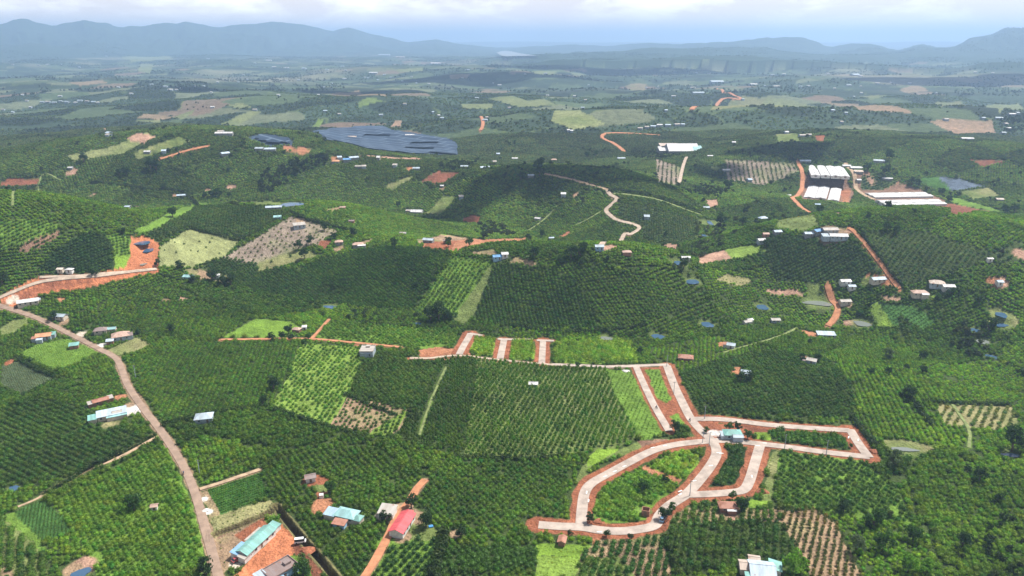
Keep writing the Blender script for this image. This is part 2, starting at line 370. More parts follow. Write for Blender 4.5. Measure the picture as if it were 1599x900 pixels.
# ------------------------------------------------------------------ hand drawn plots: (pixel polygon, ground, planting or None)
# planting: (shape, row spacing, plant spacing, row direction deg on the ground, size, tint, keep)
T_DK, T_MD, T_BR, T_YG, T_BL, T_TN = (.038, .095, .016), (.055, .135, .018), (.085, .20, .022), (.15, .28, .030), (.045, .10, .032), (.16, .15, .05)
PLOTS = [
 ([(60,422),(90,388),(130,367),(163,366),(176,385),(176,423),(100,426)], 'dark', ('coffee', 2.7, 2.4, 50, .95, (.030,.078,.018), 1)),
 ([(160,364),(205,374),(213,390),(204,401),(178,399),(174,380)], 'grass', ('coffee', 3.0, 2.6, 50, .8, (.085,.18,.028), .96)),
 ([(0,345),(60,342),(95,350),(90,362),(40,378),(0,392)], 'grass', ('coffee', 3.0, 2.6, 50, .85, (.085,.18,.028), .97)),
 ([(965,318),(1010,323),(1060,336),(1096,346),(1090,375),(1040,385),(1004,374),(1002,352),(966,341)], 'coffee', ('coffee', 3.4, 2.5, 150, .85, (.060,.115,.034), .97)),
 ([(500,405),(600,384),(700,390),(707,400),(643,484),(560,480),(480,462),(410,440),(470,420)], 'coffee', ('coffee', 2.5, 2.3, 15, .92, (.036,.096,.013), 1)),
 ([(775,411),(860,418),(900,440),(930,480),(935,515),(800,512),(740,497)], 'coffee', ('coffee', 2.5, 2.3, 100, .92, (.042,.105,.014), 1)),
 ([(840,415),(900,412),(980,425),(1040,440),(1085,478),(1000,505),(935,515),(930,480),(900,440),(860,418)], 'coffee', ('coffee', 2.5, 2.3, 120, .88, (.075,.165,.022), 1)),
 ([(455,331),(520,318),(600,330),(640,345),(700,362),(830,374),(700,368),(640,372),(560,363),(500,352)], 'grass', ('coffee', 2.7, 2.4, 20, .88, (.095,.20,.026), .98)),
 ([(228,368),(298,321),(360,322),(440,326),(450,336),(380,374),(295,357),(250,380)], 'coffee', ('coffee', 2.7, 2.4, 40, .9, (.048,.105,.026), 1)),
 ([(300,424),(350,402),(405,412),(480,425),(560,480),(450,465),(380,448)], 'coffee', ('coffee', 2.6, 2.4, 70, .9, (.040,.100,.020), .99)),
 ([(1345,362),(1440,362),(1560,397),(1500,422),(1412,447)], 'coffee', ('coffee', 3.6, 2.2, 40, .78, (.065,.125,.040), .96)),
 ([(1200,366),(1300,373),(1338,388),(1385,435),(1320,440),(1210,440),(1190,402)], 'coffee', ('coffee', 2.7, 2.4, 20, .9, (.040,.092,.026), 1)),
 ([(195,565),(300,535),(470,535),(450,590),(425,633),(330,650),(252,658)], 'coffee', ('coffee', 2.5, 2.1, 100, .82, (.062,.150,.016), .98)),
 ([(1060,585),(1130,560),(1200,548),(1290,560),(1330,600),(1335,655),(1200,650),(1090,648)], 'coffee', ('coffee', 2.6, 2.3, 25, .86, (.046,.112,.016), .98)),
 ([(1212,706),(1340,717),(1400,760),(1430,820),(1320,805),(1225,792)], 'grass', ('coffee', 3.0, 2.2, 118, .84, (.045,.115,.016), .97)),
 ([(80,782),(180,730),(250,692),(285,745),(312,820),(325,905),(150,905),(118,832)], 'grass', ('coffee', 2.4, 2.2, 65, .82, (.085,.195,.018), .98)),
 ([(650,760),(700,722),(830,722),(895,724),(880,800),(830,835),(740,820),(668,800)], 'coffee', ('coffee', 2.5, 2.2, 55, .84, (.058,.142,.016), .98)),
 ([(410,735),(470,728),(640,750),(600,785),(560,790),(510,770),(500,745),(478,738)], 'coffee', ('coffee', 2.5, 2.2, 30, .84, (.070,.165,.016), .99)),
 ([(0,640),(60,625),(140,640),(230,690),(120,740),(0,770)], 'coffee', ('coffee', 2.7, 2.1, 150, .86, (.045,.110,.018), .98)),
 ([(0,463),(50,436),(110,428),(150,428),(192,419),(206,400),(208,378),(203,371),(225,369),(248,379),(249,427),(205,434),(150,447),(60,463),(20,479),(0,479)], 'vivid', None),
 ([(20,462),(70,443),(150,436),(140,443),(70,458),(30,472)], 'red', None),
 ([(203,372),(222,368),(249,380),(247,424),(190,430),(205,410)], 'vivid', None),
 ([(178,400),(206,399),(196,418),(178,421)], 'lime', None),
 ([(250,385),(295,358),(375,376),(350,400),(300,419),(250,415)], 'pale', ('shrub', 7, 7, 20, .6, T_DK, .35)),
 ([(350,402),(400,372),(455,338),(500,350),(530,362),(490,385),(440,398),(405,412)], 'pinkgrey', ('shrub', 5, 5, 20, .7, (.10,.14,.05), .8)),
 ([(400,412),(440,398),(475,390),(500,400),(460,410),(405,425)], 'dull', ('shrub', 8, 8, 20, .9, T_DK, .4)),
 ([(208,362),(298,317),(325,316),(228,366)], 'grass', None),
 ([(360,316),(425,314),(440,322),(400,322)], 'dull', None),
 ([(0,285),(15,279),(65,278),(55,290),(0,292)], 'red', None),
 ([(28,391),(40,378),(95,359),(92,370),(60,388),(34,395)], 'brown', ('coffee', 3.2, 2.2, 60, .7, T_DK, .55)),
 ([(0,512),(22,500),(42,497),(46,505),(20,520),(0,527)], 'dull', None),
 ([(347,527),(400,497),(455,503),(470,512),(440,527)], 'lime', None),
 ([(33,550),(58,538),(105,528),(155,550),(120,568),(88,578),(45,563)], 'grass', ('low', 1.6, 1.2, 60, .45, (.10,.22,.03), .9)),
 ([(0,573),(35,561),(92,590),(35,619),(0,602)], 'greycrop', ('low', 1.5, 1.1, 60, .5, (.075,.115,.05), 1)),
 ([(5,567),(25,558),(30,562),(6,573)], 'red', None),
 ([(165,548),(212,527),(238,540),(190,556)], 'dull', None),
 ([(470,537),(560,541),(566,560),(560,590),(540,620),(518,668),(460,650),(425,633),(450,590)], 'ylime', ('coffee', 3.1, 2.9, 18, .72, T_BR, .88)),
 ([(543,620),(560,623),(640,640),(632,662),(612,681),(516,664)], 'tan', ('coffee', 3.1, 2.4, 18, .60, T_MD, .8)),
 ([(610,655),(640,640),(612,681),(575,678)], 'ylime', ('coffee', 3.1, 2.4, 18, .62, T_MD, .9)),
 ([(567,558),(600,550),(655,552),(690,562),(650,640),(620,638),(546,616)], 'coffee', ('coffee', 2.6, 2.3, 8, .95, (.055,.125,.016), 1)),
 ([(692,561),(745,558),(742,600),(722,716),(680,704),(618,680),(650,638)], 'coffee', ('column', 2.3, 2.2, 60, 1.0, (.048,.112,.015), .97)),
 ([(745,558),(862,576),(945,577),(965,630),(1000,683),(960,700),(840,716),(722,716),(742,600)], 'dull', ('column', 2.5, 2.4, 72, 1.05, (.058,.140,.018), .97)),
 ([(946,577),(983,578),(1005,612),(1038,676),(1000,690),(985,660),(965,628)], 'grass', ('low', 2.2, 1.2, 70, .5, (.09,.19,.03), .7)),
 ([(1000,573),(1042,574),(1078,655),(1060,668),(1046,672),(1024,635)], 'red', None),
 ([(1008,577),(1028,576),(1043,606),(1050,625),(1042,630),(1026,622)], 'grass', ('low', 2.2, 1.5, 70, .6, (.09,.19,.03), .6)),
 ([(1045,650),(1062,645),(1072,658),(1058,668)], 'grass', ('low', 2.2, 1.5, 70, .6, (.09,.19,.03), .6)),
 ([(868,532),(960,528),(985,540),(998,566),(930,569),(866,568)], 'lime', ('tree', 3.0, 2.8, 12, 1.0, (.14,.27,.03), .95)),
 ([(740,529),(773,529),(772,554),(745,556),(733,545)], 'lime', ('tree', 3.0, 2.8, 12, 1.0, (.15,.28,.03), .95)),
 ([(800,535),(832,533),(836,561),(793,562)], 'lime', ('tree', 3.0, 2.8, 12, 1.0, (.15,.28,.03), .95)),
 ([(640,540),(668,534),(710,536),(700,541),(660,546)], 'grass', None),
 ([(652,548),(680,543),(716,545),(738,553),(700,562),(672,563),(655,558)], 'orange', None),
 ([(500,504),(560,505),(640,511),(720,513),(706,537),(650,542),(600,537),(495,528)], 'grass', ('coffee', 2.9, 2.6, 10, .85, (.09,.20,.022), .96)),
 ([(838,848),(925,852),(940,860),(905,872),(838,868)], 'lime', ('low', 2.2, 1.5, 70, .4, (.20,.30,.04), .3)),
 ([(838,869),(903,872),(902,905),(834,905)], 'ylime', ('low', 2.6, 1.2, 5, .4, (.17,.27,.03), .5)),
 ([(927,837),(948,837),(945,858),(927,858)], 'orange', None),
 ([(903,869),(945,838),(1036,838),(1056,910),(902,910)], 'tan', ('coffee', 2.9, 2.3, 72, .84, (.045,.115,.018), .97)),
 ([(903,880),(960,868),(1000,905),(902,910)], 'dull', ('coffee', 2.9, 2.3, 72, .95, (.050,.125,.018), .97)),
 ([(1212,796),(1275,797),(1305,818),(1350,910),(1272,910),(1245,862)], 'tan', ('column', 2.4, 2.0, 62, .80, (.10,.12,.04), .95)),
 ([(1040,792),(1120,792),(1212,796),(1245,862),(1258,880),(1130,888),(1075,897),(1050,880),(1036,838)], 'coffee', ('coffee', 2.9, 2.6, 70, 1.0, (.048,.115,.016), .98)),
 ([(1044,797),(1120,790),(1212,796),(1225,815),(1120,812),(1060,818)], 'tan', ('coffee', 2.7, 2.4, 70, .84, (.055,.13,.018), .98)),
 ([(590,841),(650,842),(688,846),(682,910),(574,910)], 'grass', ('coffee', 2.8, 2.7, 62, .82, (.035,.090,.014), .98)),
 ([(640,822),(655,808),(670,820),(690,830),(688,845),(640,841)], 'dull', ('low', 2.2, 1.5, 70, .5, (.10,.2,.03), .6)),
 ([(0,808),(26,824),(72,868),(84,910),(0,910)], 'dull', ('coffee', 3.3, 1.7, 122, .95, (.05,.125,.018), 1)),
 ([(0,880),(30,900),(34,910),(0,910)], 'tan', ('coffee', 3.3, 1.9, 122, .8, (.05,.125,.018), .9)),
 ([(22,800),(68,779),(116,828),(66,848)], 'crop', ('low', 1.3, .8, 118, .5, (.055,.135,.03), 1)),
 ([(0,806),(22,800),(66,848),(78,862),(60,858)], 'grass', None),
 ([(325,766),(350,757),(405,738),(420,775),(380,790),(345,804)], 'crop', ('low', 1.7, .9, 35, .75, (.055,.16,.018), 1)),
 ([(312,770),(325,767),(345,804),(330,815),(322,790)], 'tan', None),
 ([(330,808),(420,780),(430,800),(425,815),(332,838)], 'straw', ('low', 2.5, 2, 40, .5, (.10,.18,.04), .5)),
 ([(332,838),(425,806),(432,820),(425,830),(385,865),(350,895),(340,870)], 'tan', ('low', 3, 2.5, 40, .5, (.10,.18,.04), .4)),
 ([(365,838),(416,808),(420,822),(384,852)], 'red', None),
 ([(440,818),(462,830),(476,850),(455,872),(420,905),(362,905),(385,885),(415,850)], 'vivid', None),
 ([(455,853),(478,846),(500,868),(522,905),(480,905),(470,880)], 'dred', None),
 ([(455,868),(468,868),(492,905),(455,905)], 'grass', ('shrub', 2.5, 2.5, 30, .8, T_MD, .8)),
 ([(413,815),(432,800),(450,820),(430,825)], 'grass', ('shrub', 2.2, 2.2, 30, .9, T_BR, .9)),
 ([(332,836),(420,802),(426,806),(340,842)], 'brown', None),
 ([(478,742),(495,740),(513,749),(508,757),(495,758)], 'red', None),
 ([(492,770),(511,768),(508,785),(521,795),(512,808),(494,796)], 'red', None),
 ([(478,756),(505,757),(510,770),(500,770)], 'dull', None),
 ([(612,790),(640,783),(645,797),(618,815)], 'tan', None),
 ([(900,752),(905,728),(930,716),(960,704),(1000,689),(1045,686),(1000,703),(955,716),(925,722),(914,750),(905,754)], 'dull', None),
 ([(995,688),(1040,685),(1050,690),(1020,700),(1002,698)], 'brown', None),
 ([(935,700),(965,700),(940,722),(916,728),(918,712)], 'lime', None),
 ([(1204,705),(1219,703),(1212,745),(1204,785),(1186,787),(1198,745)], 'dull', ('low', 3, 2, 70, .4, (.17,.22,.05), .5)),
 ([(1165,778),(1200,782),(1200,792),(1170,792)], 'lime', None),
 ([(1465,630),(1580,634),(1592,665),(1562,672),(1470,664)], 'straw', ('coffee', 3.4, 3.2, 50, .72, (.10,.16,.05), .95)),
 ([(1005,735),(1060,703),(1093,713),(1094,722),(1070,748),(1050,752)], 'lime', ('coffee', 2.3, 2.2, 60, .95, (.13,.26,.03), .97)),
 ([(1000,733),(1060,757),(1066,750),(1008,728)], 'orange', None),
 ([(926,812),(930,780),(942,762),(995,736),(1056,758),(1028,790),(1020,808),(990,815),(945,818)], 'grass', ('coffee', 2.4, 2.3, 60, .95, (.09,.21,.022), .96)),
 ([(1002,788),(1020,785),(1022,800),(1005,802)], 'lime', None),
 ([(1130,702),(1167,700),(1160,745),(1152,758),(1100,762),(1118,735)], 'dark', ('coffee', 2.4, 2.3, 60, 1.0, (.035,.10,.016), 1)),
 ([(1200,676),(1215,673),(1300,681),(1333,702),(1290,701),(1205,689)], 'coffee', ('coffee', 2.4, 2.3, 10, .95, (.055,.15,.018), 1)),
 ([(1175,672),(1200,676),(1205,688),(1180,684)], 'lime', None),
 ([(1095,660),(1180,665),(1175,685),(1105,684)], 'red', None),
 ([(1160,666),(1205,670),(1200,675),(1160,672)], 'dred', None),
 ([(1395,690),(1470,697),(1455,703),(1400,697)], 'dull', None),
 ([(1375,687),(1405,686),(1465,700),(1450,708),(1385,700)], 'straw', None),
 # middle distance
 ([(643,487),(709,400),(773,411),(737,497)], 'grass', ('coffee', 3.4, 2.6, 62, .85, (.085,.18,.03), .95)),
 ([(762,420),(773,411),(740,492),(722,508),(706,500)], 'dull', None),
 ([(655,285),(685,267),(718,270),(694,287)], 'dred', None),
 ([(597,293),(640,275),(645,278),(614,297)], 'dull', None),
 ([(661,335),(691,306),(713,307),(686,337)], 'dull', None),
 ([(723,342),(735,336),(752,338),(746,349),(722,348)], 'red', None),
 ([(660,388),(662,378),(700,372),(760,374),(820,371),(822,378),(760,381),(735,386),(704,393)], 'orange', None),
 ([(660,388),(700,376),(730,378),(704,393)], 'red', None),
 ([(648,374),(690,366),(740,373),(700,376),(655,384)], 'tan', None),
 ([(732,394),(770,390),(778,400),(745,398)], 'tan', None),
 ([(795,410),(805,401),(840,412),(835,417)], 'tan', None),
 ([(497,385),(497,376),(522,375),(506,391)], 'red', None),
 ([(550,382),(582,373),(580,378),(565,385)], 'tan', None),
 ([(510,328),(540,322),(540,327),(515,330)], 'tan', None),
 ([(1080,402),(1130,391),(1145,405),(1092,415)], 'pink', None),
 ([(1130,391),(1175,382),(1198,392),(1145,406)], 'ylime', None),
 ([(1118,437),(1138,428),(1178,436),(1160,448)], 'straw', ('low', 5, 3, 20, .8, (.10,.17,.05), 1)),
 ([(1211,345),(1248,338),(1277,352),(1256,362),(1212,358)], 'dull', ('low', 5, 5, 20, .8, (.14,.18,.04), .7)),
 ([(1132,249),(1240,255),(1246,270),(1188,291),(1136,282)], 'pinkgrey', ('shrub', 6, 3, 78, .9, (.06,.10,.04), .7)),
 ([(1024,248),(1062,262),(1055,292),(1028,287)], 'pinkgrey', ('shrub', 6, 5, 78, .9, (.05,.08,.035), .7)),
 ([(1252,275),(1322,276),(1334,300),(1328,318),(1252,313)], 'brown', None),
 ([(1330,268),(1350,268),(1440,297),(1480,315),(1440,322),(1370,320),(1345,300)], 'brown', None),
 ([(1345,275),(1375,270),(1400,287),(1375,297),(1345,296)], 'coffee', ('coffee', 4, 3, 30, .9, T_DK, .8)),
 ([(1310,296),(1328,297),(1326,318),(1316,316)], 'orange', None),
 ([(1460,322),(1486,318),(1548,331),(1485,337)], 'dred', None),
 ([(1484,308),(1500,310),(1562,329),(1558,333),(1486,317)], 'grass', None),
 ([(1432,281),(1465,276),(1492,299),(1472,299)], 'crop', None),
 ([(1463,275),(1500,280),(1540,291),(1492,300)], 'netl', None),
 ([(1492,300),(1545,293),(1562,307),(1520,312)], 'dull', None),
 ([(1512,249),(1580,251),(1535,262)], 'dred', None),
 ([(1453,190),(1475,185),(1550,189),(1555,208),(1490,210)], 'pink', None),
 ([(1355,473),(1375,475),(1398,512),(1374,513)], 'ylime', ('low', 4, 3, 70, .8, (.10,.18,.04), .8)),
 ([(1375,474),(1430,478),(1463,506),(1440,516),(1405,490),(1403,515),(1392,505)], 'crop', ('low', 3, 2, 20, .8, (.06,.13,.04), 1)),
 ([(1197,452),(1255,457),(1253,464),(1195,458)], 'pink', None),
 ([(1258,470),(1270,468),(1298,476),(1295,482),(1260,477)], 'dull', None),
 ([(1315,502),(1335,498),(1362,505),(1360,511),(1320,510)], 'pink', None),
 ([(1445,462),(1465,458),(1462,465),(1450,465)], 'ylime', None),
 ([(1375,463),(1408,464),(1405,471),(1378,469)], 'pink', None),
 ([(1345,428),(1380,430),(1395,443),(1380,443)], 'orange', None),
 ([(1248,514),(1275,520),(1280,528),(1262,526)], 'orange', None),
 ([(1545,485),(1560,481),(1578,490),(1595,506),(1585,510),(1545,503)], 'straw', None),
 ([(1145,574),(1158,573),(1156,588),(1148,585)], 'orange', None),
 ([(1120,535),(1140,533),(1136,543),(1122,541)], 'orange', None),
 ([(1300,360),(1330,358),(1334,363),(1305,368)], 'pink', None),
 ([(1036,380),(1062,382),(1056,389),(1040,388)], 'pink', None),
 ([(1101,312),(1120,312),(1122,322),(1108,326)], 'pink', None),
 ([(872,370),(890,360),(891,364),(878,372)], 'orange', None),
 ([(385,215),(410,209),(452,216),(460,226),(420,229)], 'net', None),
 ([(487,205),(520,200),(600,198),(612,204),(700,217),(714,224),(716,244),(650,242),(575,235),(552,228),(505,222)], 'net', None),
 ([(548,241),(640,247),(700,250),(690,252),(620,250)], 'pink', None),
 ([(208,238),(280,213),(300,222),(215,250)], 'dull', None),
 ([(100,245),(180,228),(230,206),(240,214),(195,240),(120,252)], 'pale', None),
 ([(195,218),(215,208),(245,214),(225,225)], 'pink', None),
 ([(133,200),(160,203),(178,195),(165,206)], 'pink', None),
 ([(212,186),(225,178),(275,182),(262,187)], 'pink', None),
 ([(208,188),(250,187),(250,192)], 'pale', None),
 ([(270,184),(305,170),(300,178),(285,186)], 'pale', None),
 ([(340,195),(395,172),(410,174),(370,196)], 'pale', None),
 ([(353,165),(375,161),(395,167),(375,170)], 'pale', None),
 ([(108,130),(160,125),(168,130),(125,134)], 'pink', None),
 ([(190,90),(260,88),(270,92),(205,98)], 'pale', None), ([(220,100),(240,102),(235,116),(215,112)], 'pale', None),
 ([(515,148),(560,141),(605,152),(560,150)], 'pink', None), ([(560,160),(575,152),(600,158),(560,168)], 'ylime', None),
 ([(487,198),(497,186),(505,187),(498,199)], 'ylime', None), ([(610,198),(617,188),(627,189),(625,199)], 'pink', None),
 ([(1138,160),(1160,150),(1200,155),(1170,166),(1110,172)], 'straw', None), ([(1200,152),(1240,157),(1280,167),(1210,168),(1190,160)], 'pale', None),
 ([(1280,160),(1400,166),(1425,177),(1340,172)], 'pink', None), ([(860,190),(880,172),(910,176),(945,195),(895,203)], 'pale', None),
 ([(800,160),(850,155),(870,165),(810,168)], 'pale', None), ([(1405,140),(1430,134),(1450,142),(1420,146)], 'pink', None),
 ([(1340,150),(1385,150),(1360,157)], 'straw', None), ([(1540,165),(1590,162),(1599,170),(1560,180)], 'pale', None),
 ([(1460,160),(1500,158),(1510,166),(1470,168)], 'straw', None), ([(620,108),(660,106),(660,112),(620,113)], 'pale', None),
 ([(1110,260),(1125,262),(1120,268),(1112,266)], 'dull', None), 
 ([(720,163),(770,162),(768,170),(722,170)], 'pale', None), ([(760,155),(800,150),(840,165),(800,166)], 'pale', None),
 ([(1210,210),(1245,208),(1250,222),(1215,224)], 'dull', None), ([(1272,212),(1290,212),(1285,222),(1275,222)], 'red', None),
 ([(830,112),(870,110),(865,116),(835,117)], 'pale', None), ([(700,118),(735,116),(730,122),(705,124)], 'pink', None),
 ([(1060,100),(1110,98),(1100,104)], 'dull', None), ([(980,133),(1010,131),(1005,142),(985,142)], 'tan', None),
 ([(1545,395),(1599,375),(1599,410),(1560,415)], 'coffee', ('shrub', 5, 4, 20, .9, T_DK, .9)),
]
PLOTW = [cast_poly(p) for p, g, pl in PLOTS]
def plot_of(x, y):
    idx = np.full(x.shape, -1, np.int32)
    for k, poly in enumerate(PLOTW):
        idx[inside(x, y, poly)] = k
    return idx
def parcels(x, y):
    """world-space patchwork of parcels: (id hash, distance to the border)"""
    far = (np.hypot(x, y) > 1250)
    s = np.where(far, 100.0, 62.0)
    wx = x + 10 * fbm(x / 90, y / 90, 51, 2) * np.where(far, 3, .35); wy = y + 10 * fbm(x / 90, y / 90, 57, 2) * np.where(far, 3, .35)
    a = 0.42
    px = (wx * cos(a) + wy * sin(a)) / (s * 1.35); py = (-wx * sin(a) + wy * cos(a)) / s
    ix, iy = np.floor(px), np.floor(py)
    f1 = np.full(x.shape, 1e9); f2 = f1.copy(); idh = np.zeros(x.shape)
    for ox in (-1, 0, 1):
        for oy in (-1, 0, 1):
            cx, cy = ix + ox, iy + oy
            jx = cx + 0.15 + 0.7 * _hash(cx, cy, 91); jy = cy + 0.15 + 0.7 * _hash(cx, cy, 92)
            d = np.maximum(np.abs(px - jx), np.abs(py - jy)) * 0.75 + 0.25 * (np.abs(px - jx) + np.abs(py - jy))
            hh = _hash(cx, cy, 93 + 0)
            closer = d < f1
            f2 = np.where(closer, f1, np.minimum(f2, d))
            idh = np.where(closer, hh, idh)
            f1 = np.where(closer, d, f1)
    return idh, (f2 - f1) * s * 0.5, far
def road_info(x, y):
    """nearest distance beyond the carriageway edge over all roads, and which shoulder colour"""
    best = np.full(x.shape, 1e9); sc = np.full(x.shape, -1, np.int32)
    inroad = np.zeros(x.shape, bool)
    for k, (rd, pts) in enumerate(zip(ROADS, ROADW)):
        w, sh = rd[2], rd[5]
        xs = [p[0] for p in pts]; ys = [p[1] for p in pts]
        m = (x > min(xs) - 12) & (x < max(xs) + 12) & (y > min(ys) - 12) & (y < max(ys) + 12)
        if not m.any(): continue
        d = seg_dist(x[m], y[m], pts) - w / 2
        rel = d - sh
        b = best[m]; s = sc[m]
        c = rel < b
        b[c] = rel[c]; s[c] = k
        best[m] = b; sc[m] = s
    return best, sc
